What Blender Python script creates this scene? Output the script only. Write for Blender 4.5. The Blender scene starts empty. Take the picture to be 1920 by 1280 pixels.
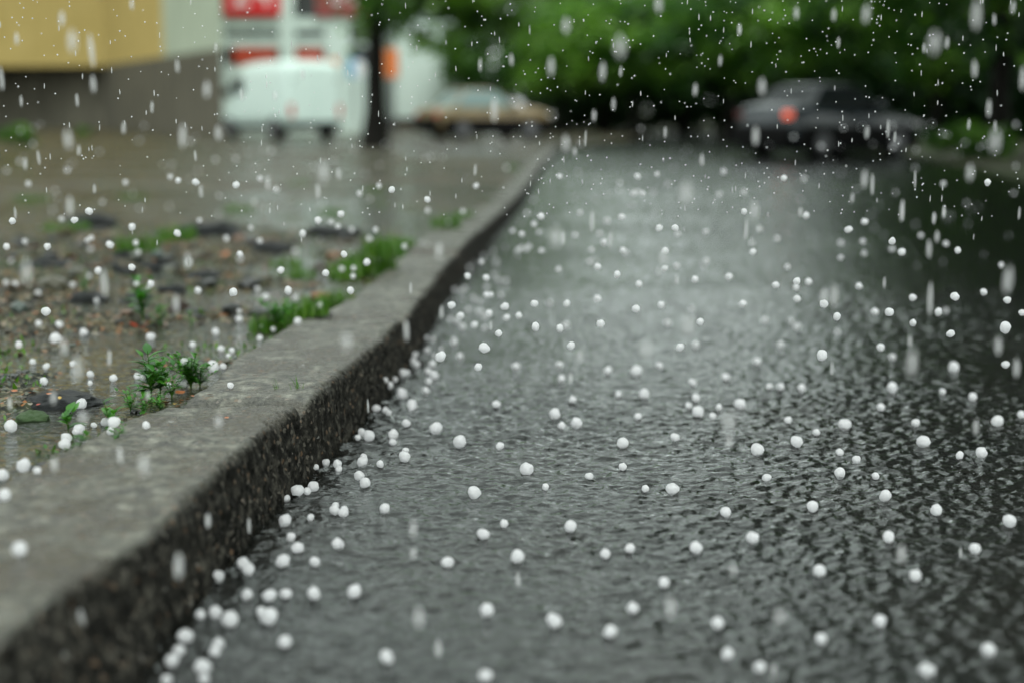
import bpy, bmesh, math, random
import numpy as np
from mathutils import Vector, Matrix, Euler, noise as mn

random.seed(7)
rng = np.random.default_rng(11)
S = bpy.context.scene
COL = S.collection
R = math.radians

# ------------------------------------------------------------------ camera
CAM_H = 0.9
PITCH = math.atan((640 - 205) / 2666.67)
cam_d = bpy.data.cameras.new("camera")
cam = bpy.data.objects.new("camera", cam_d)
COL.objects.link(cam)
cam.location = (0, 0, CAM_H)
cam.rotation_euler = (math.pi / 2 - PITCH, 0, 0)
cam_d.lens = 50
cam_d.sensor_width = 36
cam_d.clip_start = 0.05
cam_d.clip_end = 2000
cam_d.dof.use_dof = True
cam_d.dof.focus_distance = 3.52
cam_d.dof.aperture_fstop = 1.15
S.camera = cam

# ------------------------------------------------------------------ sky, sun, exposure
SUN_EL, SUN_AZ = R(52), R(158)
w = bpy.data.worlds.new("World")
S.world = w
w.use_nodes = True
nt = w.node_tree
nt.nodes.clear()
sky = nt.nodes.new("ShaderNodeTexSky")
sky.sky_type = 'NISHITA'
sky.sun_disc = False
sky.sun_elevation = SUN_EL
sky.sun_rotation = SUN_AZ
sky.air_density = 1.0
sky.dust_density = 6.0
sky.ozone_density = 1.0
hsv = nt.nodes.new("ShaderNodeHueSaturation")
hsv.inputs['Saturation'].default_value = 0.10
tint = nt.nodes.new("ShaderNodeMixRGB")
tint.blend_type = 'MULTIPLY'
tint.inputs[0].default_value = 1.0
tint.inputs[2].default_value = (0.90, 1.0, 0.955, 1)
bg = nt.nodes.new("ShaderNodeBackground")
bg.inputs['Strength'].default_value = 0.15
wo = nt.nodes.new("ShaderNodeOutputWorld")
nt.links.new(sky.outputs[0], hsv.inputs['Color'])
nt.links.new(hsv.outputs[0], tint.inputs[1])
cloud = nt.nodes.new("ShaderNodeMixRGB")        # an even layer of rain cloud under the clear sky
cloud.inputs[0].default_value = 0.62
cloud.inputs[2].default_value = (5.6, 6.15, 5.95, 1)
nt.links.new(tint.outputs[0], cloud.inputs[1])
nt.links.new(cloud.outputs[0], bg.inputs['Color'])
nt.links.new(bg.outputs[0], wo.inputs['Surface'])

sd = bpy.data.lights.new("sun", 'SUN')
sd.energy = 0.5
sd.angle = R(25)
sd.color = (1.0, 0.98, 0.94)
sun = bpy.data.objects.new("sun", sd)
COL.objects.link(sun)
sv = Vector((math.sin(SUN_AZ) * math.cos(SUN_EL), math.cos(SUN_AZ) * math.cos(SUN_EL), math.sin(SUN_EL)))
sun.rotation_euler = sv.to_track_quat('Z', 'Y').to_euler()
sun.location = (0, 0, 20)

S.view_settings.view_transform = 'Standard'
S.view_settings.look = 'None'
S.view_settings.gamma = 1
S.view_settings.exposure = 0.85
S.render.engine = 'CYCLES'
S.cycles.use_denoising = True
S.cycles.max_bounces = 6
S.cycles.transparent_max_bounces = 12
S.cycles.caustics_reflective = False
S.cycles.caustics_refractive = False
S.cycles.sample_clamp_indirect = 4.0

# ------------------------------------------------------------------ geometry of the view
F = 2666.67
FW = Vector((0, math.cos(PITCH), -math.sin(PITCH)))
UP = Vector((0, math.sin(PITCH), math.cos(PITCH)))
RT = Vector((1, 0, 0))
C0 = Vector((0, 0, CAM_H))

def ray(px, py):
    return FW + RT * ((px - 960) / F) + UP * ((640 - py) / F)

def on_z(px, py, z):
    d = ray(px, py)
    return C0 + d * ((z - CAM_H) / d.z)

def on_y(px, py, y):
    d = ray(px, py)
    return C0 + d * (y / d.y)

# ------------------------------------------------------------------ numpy noise
_p = rng.permutation(256)
_p = np.concatenate([_p, _p, _p])
_g = rng.normal(size=(256, 3))
_g /= np.linalg.norm(_g, axis=1)[:, None]

def perlin(P):
    P = np.asarray(P, float)
    i = np.floor(P).astype(int)
    f = P - i
    i &= 255
    u = f * f * f * (f * (f * 6 - 15) + 10)
    out = 0
    for dx in (0, 1):
        for dy in (0, 1):
            for dz in (0, 1):
                h = _p[_p[_p[(i[:, 0] + dx) & 255] + ((i[:, 1] + dy) & 255)] + ((i[:, 2] + dz) & 255)]
                d = ((f - np.array([dx, dy, dz])) * _g[h]).sum(1)
                wx = u[:, 0] if dx else 1 - u[:, 0]
                wy = u[:, 1] if dy else 1 - u[:, 1]
                wz = u[:, 2] if dz else 1 - u[:, 2]
                out = out + d * wx * wy * wz
    return out

def fbm(P, oct=4, lac=2.1, gain=0.5):
    a, s, o = 1.0, 0, 1.0
    P = np.asarray(P, float)
    for k in range(oct):
        s = s + a * perlin(P * o + 17.3 * k)
        o *= lac
        a *= gain
    return s

# ------------------------------------------------------------------ object helpers
def tag(o, label=None, cat=None, group=None, kind=None):
    if label: o['label'] = label
    if cat: o['category'] = cat
    if group: o['group'] = group
    if kind: o['kind'] = kind
    return o

def link(o, parent=None):
    COL.objects.link(o)
    if parent: o.parent = parent
    return o

def empty(name, loc=(0, 0, 0), rz=0):
    o = bpy.data.objects.new(name, None)
    o.empty_display_size = 0.1
    o.location = loc
    o.rotation_euler = (0, 0, rz)
    return link(o)

def mesh_obj(name, verts, faces, mats, parent=None, smooth=True, midx=None, attrs=None):
    me = bpy.data.meshes.new(name)
    me.from_pydata([tuple(v) for v in verts], [], [tuple(f) for f in faces])
    if not isinstance(mats, (list, tuple)): mats = [mats]
    for m in mats: me.materials.append(m)
    if smooth: me.polygons.foreach_set('use_smooth', [True] * len(me.polygons))
    if midx is not None: me.polygons.foreach_set('material_index', list(midx))
    if attrs:
        for k, v in attrs.items():
            a = me.attributes.new(k, 'FLOAT', 'POINT')
            a.data.foreach_set('value', np.asarray(v, dtype=np.float32))
    me.update()
    return link(bpy.data.objects.new(name, me), parent)

def bm_obj(name, bm, mat, parent=None, smooth=False, bevel=0):
    me = bpy.data.meshes.new(name)
    bmesh.ops.recalc_face_normals(bm, faces=bm.faces)
    bm.to_mesh(me)
    bm.free()
    me.materials.append(mat)
    if smooth: me.polygons.foreach_set('use_smooth', [True] * len(me.polygons))
    o = link(bpy.data.objects.new(name, me), parent)
    if bevel:
        b = o.modifiers.new('bevel', 'BEVEL')
        b.width = bevel
        b.segments = 3
        b.limit_method = 'ANGLE'
    return o

def box(bm, c, s, rz=0):
    m = Matrix.Translation(c) @ Matrix.Rotation(rz, 4, 'Z') @ Matrix.Diagonal((s[0], s[1], s[2], 1))
    bmesh.ops.create_cube(bm, size=1, matrix=m)
    return bm

def cyl(bm, c, r, h, axis='Z', seg=24, r2=None):
    rot = {'Z': Matrix.Identity(4), 'Y': Matrix.Rotation(math.pi / 2, 4, 'X'), 'X': Matrix.Rotation(math.pi / 2, 4, 'Y')}[axis]
    bmesh.ops.create_cone(bm, cap_ends=True, segments=seg, radius1=r, radius2=r if r2 is None else r2, depth=h, matrix=Matrix.Translation(c) @ rot)
    return bm

# ------------------------------------------------------------------ materials
def new_mat(name):
    m = bpy.data.materials.new(name)
    m.use_nodes = True
    t = m.node_tree
    t.nodes.clear()
    out = t.nodes.new('ShaderNodeOutputMaterial')
    return m, t, out

class N:
    def __init__(s, t): s.t = t
    def n(s, typ, **kw):
        nd = s.t.nodes.new(typ)
        for k, v in kw.items(): setattr(nd, k, v)
        return nd
    def l(s, a, b): s.t.links.new(a, b)
    def coord(s, scale=(1, 1, 1), rot=(0, 0, 0)):
        tc = s.n('ShaderNodeTexCoord')
        mp = s.n('ShaderNodeMapping')
        mp.inputs['Scale'].default_value = scale
        mp.inputs['Rotation'].default_value = rot
        s.l(tc.outputs['Object'], mp.inputs[0])
        return mp.outputs[0]
    def noise(s, vec, scale, detail=3, rough=0.5, dist=0.0):
        nd = s.n('ShaderNodeTexNoise')
        nd.inputs['Scale'].default_value = scale
        nd.inputs['Detail'].default_value = detail
        nd.inputs['Roughness'].default_value = rough
        nd.inputs['Distortion'].default_value = dist
        s.l(vec, nd.inputs['Vector'])
        return nd.outputs['Fac']
    def voro(s, vec, scale, feature='F1'):
        nd = s.n('ShaderNodeTexVoronoi', feature=feature)
        nd.inputs['Scale'].default_value = scale
        s.l(vec, nd.inputs['Vector'])
        return nd
    def ramp(s, fac, stops, interp='LINEAR'):
        nd = s.n('ShaderNodeValToRGB')
        cr = nd.color_ramp
        cr.interpolation = interp
        while len(cr.elements) < len(stops): cr.elements.new(0.5)
        for e, (p, c) in zip(cr.elements, stops):
            e.position = p
            e.color = (*c, 1) if len(c) == 3 else c
        s.l(fac, nd.inputs[0])
        return nd.outputs[0]
    def mix(s, fac, a, b, blend='MIX'):
        nd = s.n('ShaderNodeMixRGB', blend_type=blend)
        for i, v in enumerate((fac, a, b)):
            sock = nd.inputs[i]
            if hasattr(v, 'node'): s.l(v, sock)
            elif isinstance(v, (int, float)): sock.default_value = v if i == 0 else (v, v, v, 1)
            else: sock.default_value = (*v, 1)
        return nd.outputs[0]
    def math(s, op, a, b=0.0, clamp=False):
        nd = s.n('ShaderNodeMath', operation=op, use_clamp=clamp)
        for sock, v in ((nd.inputs[0], a), (nd.inputs[1], b)):
            if hasattr(v, 'node'): s.l(v, sock)
            else: sock.default_value = v
        return nd.outputs[0]
    def bump(s, h, strength, dist, normal=None):
        nd = s.n('ShaderNodeBump')
        nd.inputs['Strength'].default_value = strength
        nd.inputs['Distance'].default_value = dist
        s.l(h, nd.inputs['Height'])
        if normal is not None: s.l(normal, nd.inputs['Normal'])
        return nd.outputs[0]
    def attr(s, name):
        nd = s.n('ShaderNodeAttribute')
        nd.attribute_name = name
        return nd.outputs['Fac']
    def pbr(s, out, col, rough=0.5, normal=None, **kw):
        p = s.n('ShaderNodeBsdfPrincipled')
        for k, v in [('Base Color', col), ('Roughness', rough)] + list(kw.items()):
            sock = p.inputs[k]
            if hasattr(v, 'node'): s.l(v, sock)
            elif isinstance(v, (tuple, list)) and len(v) == 3 and sock.type == 'RGBA': sock.default_value = (*v, 1)
            else: sock.default_value = v
        if normal is not None: s.l(normal, p.inputs['Normal'])
        if out is not None: s.l(p.outputs[0], out.inputs['Surface'])
        return p

def simple(name, col, rough=0.5, var=0.12, scale=6.0, **kw):
    m, t, out = new_mat(name)
    g = N(t)
    v = g.coord()
    f = g.noise(v, scale, 4)
    c = g.mix(f, tuple(x * (1 - var) for x in col), tuple(min(1, x * (1 + var)) for x in col))
    g.pbr(out, c, rough, **kw)
    return m

M = {}
M['dark_paint'] = simple('dark_paint', (0.022, 0.031, 0.038), 0.22, **{'Coat Weight': 0.6, 'Coat Roughness': 0.12})
M['beige_paint'] = simple('beige_paint', (0.22, 0.160, 0.075), 0.35, **{'Coat Weight': 0.5})
M['white_paint'] = simple('white_paint', (0.66, 0.80, 0.74), 0.35, **{'Coat Weight': 0.3})
M['glass_dark'] = simple('glass_dark', (0.015, 0.02, 0.02), 0.25, **{'Specular IOR Level': 0.25})
M['glass_pale'] = simple('glass_pale', (0.17, 0.25, 0.24), 0.15)
M['tyre'] = simple('tyre', (0.010, 0.010, 0.010), 0.7, **{'Specular IOR Level': 0.1})
M['rim'] = simple('rim', (0.18, 0.18, 0.19), 0.4, **{'Metallic': 0.6})
M['black_plastic'] = simple('black_plastic', (0.006, 0.006, 0.006), 0.6, **{'Specular IOR Level': 0.08})
M['red_lens'] = simple('red_lens', (0.55, 0.03, 0.02), 0.2)
M['dull_lens'] = simple('dull_lens', (0.10, 0.01, 0.01), 0.3)
M['clear_lens'] = simple('clear_lens', (0.7, 0.7, 0.68), 0.15)

def emis(name, col, strength):
    m, t, out = new_mat(name)
    g = N(t)
    p = g.pbr(out, col, 0.3)
    p.inputs['Emission Color'].default_value = (*col, 1)
    p.inputs['Emission Strength'].default_value = strength
    return m
M['lit_lens'] = emis('lit_lens', (0.9, 0.12, 0.05), 0.40)

def wall_mat(name, a, b, streak=0.5):
    m, t, out = new_mat(name)
    g = N(t)
    v = g.coord()
    vs = g.coord((1, 1, 0.12))
    n1 = g.noise(v, 0.8, 5, 0.6)
    n2 = g.noise(vs, 3.0, 4, 0.6)
    f = g.math('ADD', g.math('MULTIPLY', n1, 1 - streak), g.math('MULTIPLY', n2, streak))
    c = g.ramp(f, [(0.35, a), (0.65, b)])
    g.pbr(out, c, 0.8, g.bump(g.noise(v, 20, 5), 0.3, 0.02))
    return m
M['yellow_wall'] = wall_mat('yellow_wall', (0.52, 0.38, 0.115), (0.64, 0.48, 0.17))
M['plinth'] = wall_mat('plinth', (0.075, 0.068, 0.048), (0.17, 0.155, 0.115), 0.7)
M['pale_wall'] = wall_mat('pale_wall', (0.42, 0.48, 0.36), (0.55, 0.62, 0.48))
M['mint_wall'] = wall_mat('mint_wall', (0.62, 0.74, 0.68), (0.72, 0.84, 0.78))
M['shop_white'] = wall_mat('shop_white', (0.50, 0.60, 0.55), (0.62, 0.72, 0.66))
M['roof'] = simple('roof', (0.12, 0.10, 0.09), 0.8)
M['sign_red'] = simple('sign_red', (0.60, 0.008, 0.012), 0.4)
M['sign_dull'] = simple('sign_dull', (0.26, 0.045, 0.04), 0.5)
M['sign_white'] = simple('sign_white', (0.75, 0.72, 0.72), 0.5)
M['poster_red'] = simple('poster_red', (0.42, 0.05, 0.02), 0.5, 0.4, 1.0)
M['poster_orange'] = simple('poster_orange', (0.62, 0.15, 0.02), 0.5)
M['poster_blue'] = simple('poster_blue', (0.15, 0.35, 0.50), 0.5)
M['pale_blue'] = simple('pale_blue', (0.45, 0.52, 0.62), 0.6)
M['shop_dark'] = simple('shop_dark', (0.03, 0.035, 0.03), 0.2)

def bark_mat():
    m, t, out = new_mat('bark')
    g = N(t)
    v = g.coord((1, 1, 0.25))
    f = g.noise(v, 14, 5, 0.6)
    g.pbr(out, g.ramp(f, [(0.3, (0.005, 0.005, 0.004)), (0.7, (0.022, 0.020, 0.017))]), 0.85, g.bump(f, 0.8, 0.03), **{'Specular IOR Level': 0.1})
    return m
M['bark'] = bark_mat()

def leaf_mat(name, a, b, transl=0.35, rough=0.4):
    m, t, out = new_mat(name)
    g = N(t)
    c = g.mix(g.attr('tone'), a, b)
    p = g.pbr(None, c, rough)
    tr = g.n('ShaderNodeBsdfTranslucent')
    g.l(g.mix(1.0, c, (1.2, 1.5, 0.5), 'MULTIPLY'), tr.inputs[0])
    mx = g.n('ShaderNodeMixShader')
    mx.inputs[0].default_value = transl
    g.l(p.outputs[0], mx.inputs[1])
    g.l(tr.outputs[0], mx.inputs[2])
    g.l(mx.outputs[0], out.inputs['Surface'])
    return m
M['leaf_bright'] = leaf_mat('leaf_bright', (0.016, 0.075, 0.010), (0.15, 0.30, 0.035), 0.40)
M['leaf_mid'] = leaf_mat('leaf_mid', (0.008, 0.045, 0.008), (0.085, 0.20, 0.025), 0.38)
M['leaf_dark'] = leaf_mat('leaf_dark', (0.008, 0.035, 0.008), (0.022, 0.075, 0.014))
M['leaf_weed'] = leaf_mat('leaf_weed', (0.020, 0.10, 0.012), (0.07, 0.24, 0.02), 0.3, 0.3)
M['leaf_grass'] = leaf_mat('leaf_grass', (0.03, 0.11, 0.008), (0.10, 0.20, 0.02), 0.3, 0.35)

# water film: mirror reflection over a see-through body, by the fresnel law
def water_mat(name, bumps, rough, body, clear, ior=1.42):
    m, t, out = new_mat(name)
    g = N(t)
    nrm = bumps(g)
    fr = g.n('ShaderNodeFresnel')
    fr.inputs['IOR'].default_value = ior
    g.l(nrm, fr.inputs['Normal'])
    gl = g.n('ShaderNodeBsdfGlossy')
    gl.inputs['Roughness'].default_value = rough
    gl.inputs['Color'].default_value = (0.97, 1.0, 0.985, 1)
    g.l(nrm, gl.inputs['Normal'])
    tr = g.n('ShaderNodeBsdfTransparent')
    df = g.n('ShaderNodeBsdfDiffuse')
    df.inputs[0].default_value = (*body, 1)
    m1 = g.n('ShaderNodeMixShader')
    m1.inputs[0].default_value = clear
    g.l(df.outputs[0], m1.inputs[1])
    g.l(tr.outputs[0], m1.inputs[2])
    m2 = g.n('ShaderNodeMixShader')
    g.l(fr.outputs[0], m2.inputs[0])
    g.l(m1.outputs[0], m2.inputs[1])
    g.l(gl.outputs[0], m2.inputs[2])
    g.l(m2.outputs[0], out.inputs['Surface'])
    return m

def road_bumps(g):
    # runnels drifting down the street, crossed by rain chop, all in metres
    v1 = g.coord((1.0, 1.35, 1), (0, 0, R(12)))
    v2 = g.coord((1.0, 2.0, 1), (0, 0, R(-18)))
    big = g.noise(v2, 9, 2, 0.5, 0.4)
    mid = g.noise(v1, 34, 2, 0.5, 0.5)
    fine = g.noise(v1, 85, 2, 0.5, 0.3)
    calm = g.noise(g.coord((0.8, 0.35, 1)), 0.9, 2)
    amp = g.ramp(calm, [(0.3, (0.6, 0.6, 0.6)), (0.7, (1.0, 1.0, 1.0))])
    h = g.math('ADD', g.math('MULTIPLY', big, 0.010), g.math('ADD', g.math('MULTIPLY', mid, 0.0045), g.math('MULTIPLY', fine, 0.0022)))
    h = g.math('MULTIPLY', h, amp)
    return g.bump(h, 1.0, 1.0)
M['road_water'] = water_mat('road_water', road_bumps, 0.08, (0.02, 0.024, 0.02), 0.92)

def verge_bumps(g):
    v1 = g.coord((1.0, 2.2, 1), (0, 0, R(5)))
    mid = g.noise(v1, 20, 2, 0.5, 0.5)
    fine = g.noise(v1, 60, 2, 0.5, 0.3)
    h = g.math('ADD', g.math('MULTIPLY', mid, 0.008), g.math('MULTIPLY', fine, 0.0025))
    return g.bump(h, 1.0, 1.0)
M['verge_water'] = water_mat('verge_water', verge_bumps, 0.05, (0.030, 0.028, 0.016), 0.8, 1.33)

def asphalt_mat():
    m, t, out = new_mat('asphalt')
    g = N(t)
    v = g.coord()
    vo = g.voro(v, 90)
    n1 = g.noise(v, 1.3, 5, 0.6)
    c = g.mix(vo.outputs['Distance'], (0.008, 0.009, 0.008), (0.026, 0.026, 0.024))
    c = g.mix(g.ramp(n1, [(0.4, (0, 0, 0)), (0.6, (1, 1, 1))]), c, (0.020, 0.017, 0.013))
    g.pbr(out, c, 0.6, g.bump(vo.outputs['Distance'], 0.6, 0.004))
    return m
M['asphalt'] = asphalt_mat()

def mud_mat():
    m, t, out = new_mat('mud')
    g = N(t)
    v = g.coord()
    n0 = g.noise(v, 0.9, 5, 0.6)
    n1 = g.noise(v, 3.4, 6, 0.65)
    n2 = g.noise(v, 22, 6, 0.7)
    vo = g.voro(v, 85)
    c = g.ramp(n1, [(0.32, (0.010, 0.009, 0.007)), (0.44, (0.040, 0.032, 0.018)), (0.54, (0.070, 0.062, 0.038)), (0.68, (0.125, 0.085, 0.032))])
    c = g.mix(g.ramp(n0, [(0.48, (0, 0, 0)), (0.62, (1, 1, 1))]), c, (0.030, 0.050, 0.020))
    c = g.mix(g.ramp(n2, [(0.38, (1, 1, 1)), (0.55, (0, 0, 0))]), c, (0.012, 0.013, 0.011))
    sp = g.n('ShaderNodeSeparateColor')
    g.l(vo.outputs['Color'], sp.inputs[0])
    peb = g.math('GREATER_THAN', sp.outputs[0], 0.66)
    pc = g.ramp(sp.outputs[1], [(0.0, (0.10, 0.13, 0.12)), (0.4, (0.20, 0.17, 0.10)), (0.7, (0.06, 0.09, 0.08)), (0.9, (0.30, 0.12, 0.04)), (1.0, (0.3, 0.3, 0.26))])
    c = g.mix(g.math('MULTIPLY', peb, 0.8), c, pc)
    h = g.math('ADD', g.math('MULTIPLY', n2, 0.9), g.math('MULTIPLY', n1, 1.2))
    g.pbr(out, c, 0.5, g.bump(h, 0.9, 0.02), **{'Specular IOR Level': 0.15})
    return m
M['mud'] = mud_mat()

def far_ground_mat():
    m, t, out = new_mat('far_ground')
    g = N(t)
    v = g.coord()
    n1 = g.noise(v, 0.35, 6, 0.6)
    c = g.ramp(n1, [(0.4, (0.07, 0.06, 0.04)), (0.55, (0.05, 0.07, 0.025)), (0.7, (0.09, 0.08, 0.05))])
    g.pbr(out, c, 0.7, g.bump(g.noise(v, 8, 5), 0.6, 0.05))
    return m
M['far_ground'] = far_ground_mat()

def kerb_mat():
    m, t, out = new_mat('kerb_concrete')
    g = N(t)
    v = g.coord()
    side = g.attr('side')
    n0 = g.noise(v, 4.5, 5, 0.65)
    n1 = g.noise(v, 21, 6, 0.72)
    n2 = g.noise(v, 130, 3, 0.6)
    vo = g.voro(v, 105)
    sp = g.n('ShaderNodeSeparateColor')
    g.l(vo.outputs['Color'], sp.inputs[0])
    top = g.ramp(n1, [(0.37, (0.008, 0.008, 0.005)), (0.47, (0.036, 0.036, 0.026)), (0.56, (0.11, 0.11, 0.085)), (0.66, (0.25, 0.245, 0.20))])
    top = g.mix(g.ramp(n0, [(0.47, (0, 0, 0)), (0.58, (1, 1, 1))]), top, (0.032, 0.027, 0.017), 'MIX')
    top = g.mix(g.math('MULTIPLY', g.math('SUBTRACT', n2, 0.35, True), 2.0), top, g.mix(0.35, top, (0.30, 0.29, 0.25)))
    agg = g.ramp(sp.outputs[1], [(0.0, (0.10, 0.095, 0.08)), (0.55, (0.13, 0.12, 0.10)), (0.93, (0.16, 0.10, 0.06)), (1.0, (0.28, 0.28, 0.26))])
    top = g.mix(g.math('MULTIPLY', g.math('GREATER_THAN', sp.outputs[0], 0.88), 0.6), top, agg)
    vs = g.coord((1, 1, 0.7))
    st = g.noise(vs, 34, 6, 0.72)
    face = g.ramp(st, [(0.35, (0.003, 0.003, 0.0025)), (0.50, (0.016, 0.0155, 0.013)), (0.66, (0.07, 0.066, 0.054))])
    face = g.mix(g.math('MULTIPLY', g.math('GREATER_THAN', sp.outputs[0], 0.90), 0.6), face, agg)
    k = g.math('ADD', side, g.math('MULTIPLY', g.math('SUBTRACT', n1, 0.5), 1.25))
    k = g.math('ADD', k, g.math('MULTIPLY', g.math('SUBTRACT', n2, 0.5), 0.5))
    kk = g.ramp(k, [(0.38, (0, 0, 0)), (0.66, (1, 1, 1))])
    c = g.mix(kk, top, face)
    n3 = g.noise(v, 260, 3, 0.7)
    h = g.math('ADD', g.math('MULTIPLY', n2, 0.0042), g.math('MULTIPLY', n3, 0.0026))
    h = g.math('ADD', h, g.math('MULTIPLY', n1, 0.004))
    rough = g.ramp(n0, [(0.4, (0.40, 0.40, 0.40)), (0.62, (0.20, 0.20, 0.20))])
    g.pbr(out, c, g.mix(kk, rough, 0.6), g.bump(h, 0.9, 1.0), **{'Specular IOR Level': g.math('SUBTRACT', 0.50, g.math('MULTIPLY', kk, 0.44))})
    return m
M['kerb'] = kerb_mat()

def stone_mat(name, a, b, rough=0.4):
    m, t, out = new_mat(name)
    g = N(t)
    v = g.coord()
    f = g.noise(v, 28, 5, 0.65)
    vo = g.voro(v, 120)
    c = g.ramp(f, [(0.35, a), (0.65, b)])
    h = g.math('ADD', g.math('MULTIPLY', f, 0.01), g.math('MULTIPLY', vo.outputs['Distance'], -0.12))
    g.pbr(out, c, rough, g.bump(h, 0.8, 0.6))
    return m
M['tar_chunk'] = stone_mat('tar_chunk', (0.010, 0.012, 0.013), (0.05, 0.055, 0.055), 0.35)
M['mossy'] = stone_mat('mossy', (0.05, 0.13, 0.03), (0.16, 0.25, 0.11), 0.6)
M['brown_stone'] = stone_mat('brown_stone', (0.03, 0.018, 0.012), (0.10, 0.06, 0.04), 0.4)
M['dead_leaf'] = simple('dead_leaf', (0.30, 0.10, 0.03), 0.4, 0.5, 40)
M['dead_leaf_red'] = simple('dead_leaf_red', (0.32, 0.045, 0.02), 0.4, 0.4, 40)
M['dead_leaf_yellow'] = simple('dead_leaf_yellow', (0.36, 0.24, 0.05), 0.4, 0.4, 40)

def hail_mat():
    m, t, out = new_mat('hail_ice')
    g = N(t)
    v = g.coord()
    f = g.noise(v, 60, 3, 0.5)
    c = g.ramp(f, [(0.3, (0.80, 0.80, 0.81)), (0.7, (0.93, 0.92, 0.93))])
    p = g.pbr(None, c, 0.45, g.bump(f, 0.25, 0.003))
    tr = g.n('ShaderNodeBsdfTranslucent')
    tr.inputs[0].default_value = (0.88, 0.88, 0.89, 1)
    mx = g.n('ShaderNodeMixShader')
    mx.inputs[0].default_value = 0.66
    g.l(p.outputs[0], mx.inputs[1])
    g.l(tr.outputs[0], mx.inputs[2])
    g.l(mx.outputs[0], out.inputs['Surface'])
    return m
M['hail'] = hail_mat()

def drop_mat():
    m, t, out = new_mat('rain_water')
    g = N(t)
    p = g.pbr(None, (0.9, 0.9, 0.9), 0.15)
    tr = g.n('ShaderNodeBsdfTranslucent')
    tr.inputs[0].default_value = (0.9, 0.9, 0.9, 1)
    tp = g.n('ShaderNodeBsdfTransparent')
    m1 = g.n('ShaderNodeMixShader')
    m1.inputs[0].default_value = 0.5
    g.l(p.outputs[0], m1.inputs[1])
    g.l(tr.outputs[0], m1.inputs[2])
    m2 = g.n('ShaderNodeMixShader')
    m2.inputs[0].default_value = 0.55
    g.l(m1.outputs[0], m2.inputs[1])
    g.l(tp.outputs[0], m2.inputs[2])
    g.l(m2.outputs[0], out.inputs['Surface'])
    return m
M['rain'] = drop_mat()

# ================================================================== THE SETTING
def sheet(name, poly, z, mat):
    o = mesh_obj(name, [(x, y, z) for x, y in poly], [list(range(len(poly)))], mat, smooth=False)
    return tag(o, kind='structure')

sheet('ground', [(-500, -60), (500, -60), (500, 900), (-500, 900)], -0.10, M['far_ground'])['label'] = 'damp earth and grass ground beyond the street'
road_poly = [(-0.75, -6), (60, -6), (60, 14), (15.0, 20), (13.0, 26), (16, 40), (16, 52), (-2, 52), (2.5, 38), (0.60, 30), (0.2, 20), (-0.3, 10), (-0.6, 4)]
sheet('road', road_poly, -0.022, M['asphalt'])['label'] = 'wet dark asphalt road under running rainwater'
sheet('road_water', road_poly, -0.010, M['road_water'])['label'] = 'shallow rainwater film at the outer edges of the road'
def big_grid(name, P, shape, mat):
    nr, nc = shape
    me = bpy.data.meshes.new(name)
    me.vertices.add(nr * nc)
    me.vertices.foreach_set('co', np.ascontiguousarray(P, dtype=np.float32).ravel())
    idx = np.arange(nr * nc).reshape(nr, nc)
    q = np.stack([idx[:-1, :-1], idx[:-1, 1:], idx[1:, 1:], idx[1:, :-1]], -1).reshape(-1, 4)
    nf = len(q)
    me.loops.add(nf * 4)
    me.loops.foreach_set('vertex_index', q.ravel().astype(np.int32))
    me.polygons.add(nf)
    me.polygons.foreach_set('loop_start', (np.arange(nf) * 4).astype(np.int32))
    me.polygons.foreach_set('use_smooth', np.ones(nf, dtype=bool))
    me.update(calc_edges=True)
    me.materials.append(mat)
    return link(bpy.data.objects.new(name, me))
def rain_chop():
    Yr = 1.25 * np.exp(np.concatenate([np.arange(0, 1.75, 0.0019), np.arange(1.75, 3.56, 0.0042)]))
    tc_ = np.linspace(-0.50, 0.60, 820)
    Yg = np.repeat(Yr[:, None], len(tc_), 1)
    Xg = Yg * tc_[None, :]
    x, y = Xg.ravel(), Yg.ravel()
    w1 = perlin(np.c_[x * 1.3, y * 1.3, x * 0]) ; w2 = perlin(np.c_[x * 1.3 + 40, y * 1.3, x * 0])
    u, v = x + 0.10 * w1 + 0.12 * y * 0, y + 0.10 * w2
    ca, sa = math.cos(0.20), math.sin(0.20)
    a, b = ca * u + sa * v, -sa * u + ca * v
    cell = y * 0.0028
    def fade(lam): return np.clip(1.7 - 1.1 * cell / lam, 0.75, 1)
    bands = fbm(np.c_[x * 0.35 + 0.2 * y, y * 0.62 - 0.1 * x, x * 0 + 3], 3)
    calm = 0.58 + 0.85 * np.clip(bands * 1.3 + 0.45, 0, 1)
    h = 0.0020 * perlin(np.c_[a * 3.5, b * 5.5, x * 0]) * fade(0.18)
    h += 0.0022 * perlin(np.c_[a * 10, b * 15, x * 0 + 1]) * fade(0.07)
    h += 0.0074 * perlin(np.c_[a * 24, b * 36, x * 0 + 2]) * fade(0.03)
    h += 0.0036 * perlin(np.c_[a * 46, b * 70, x * 0 + 4]) * fade(0.018)
    far = 1 + 1.3 * np.clip((y - 8) / 10, 0, 1)
    return np.c_[x, y, h * calm * 1.5 * far], Yg.shape
Pw, shp = rain_chop()
tag(big_grid('road_water', Pw, shp, M['road_water']), 'rippled grey rainwater running over the road', kind='structure')

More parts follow.
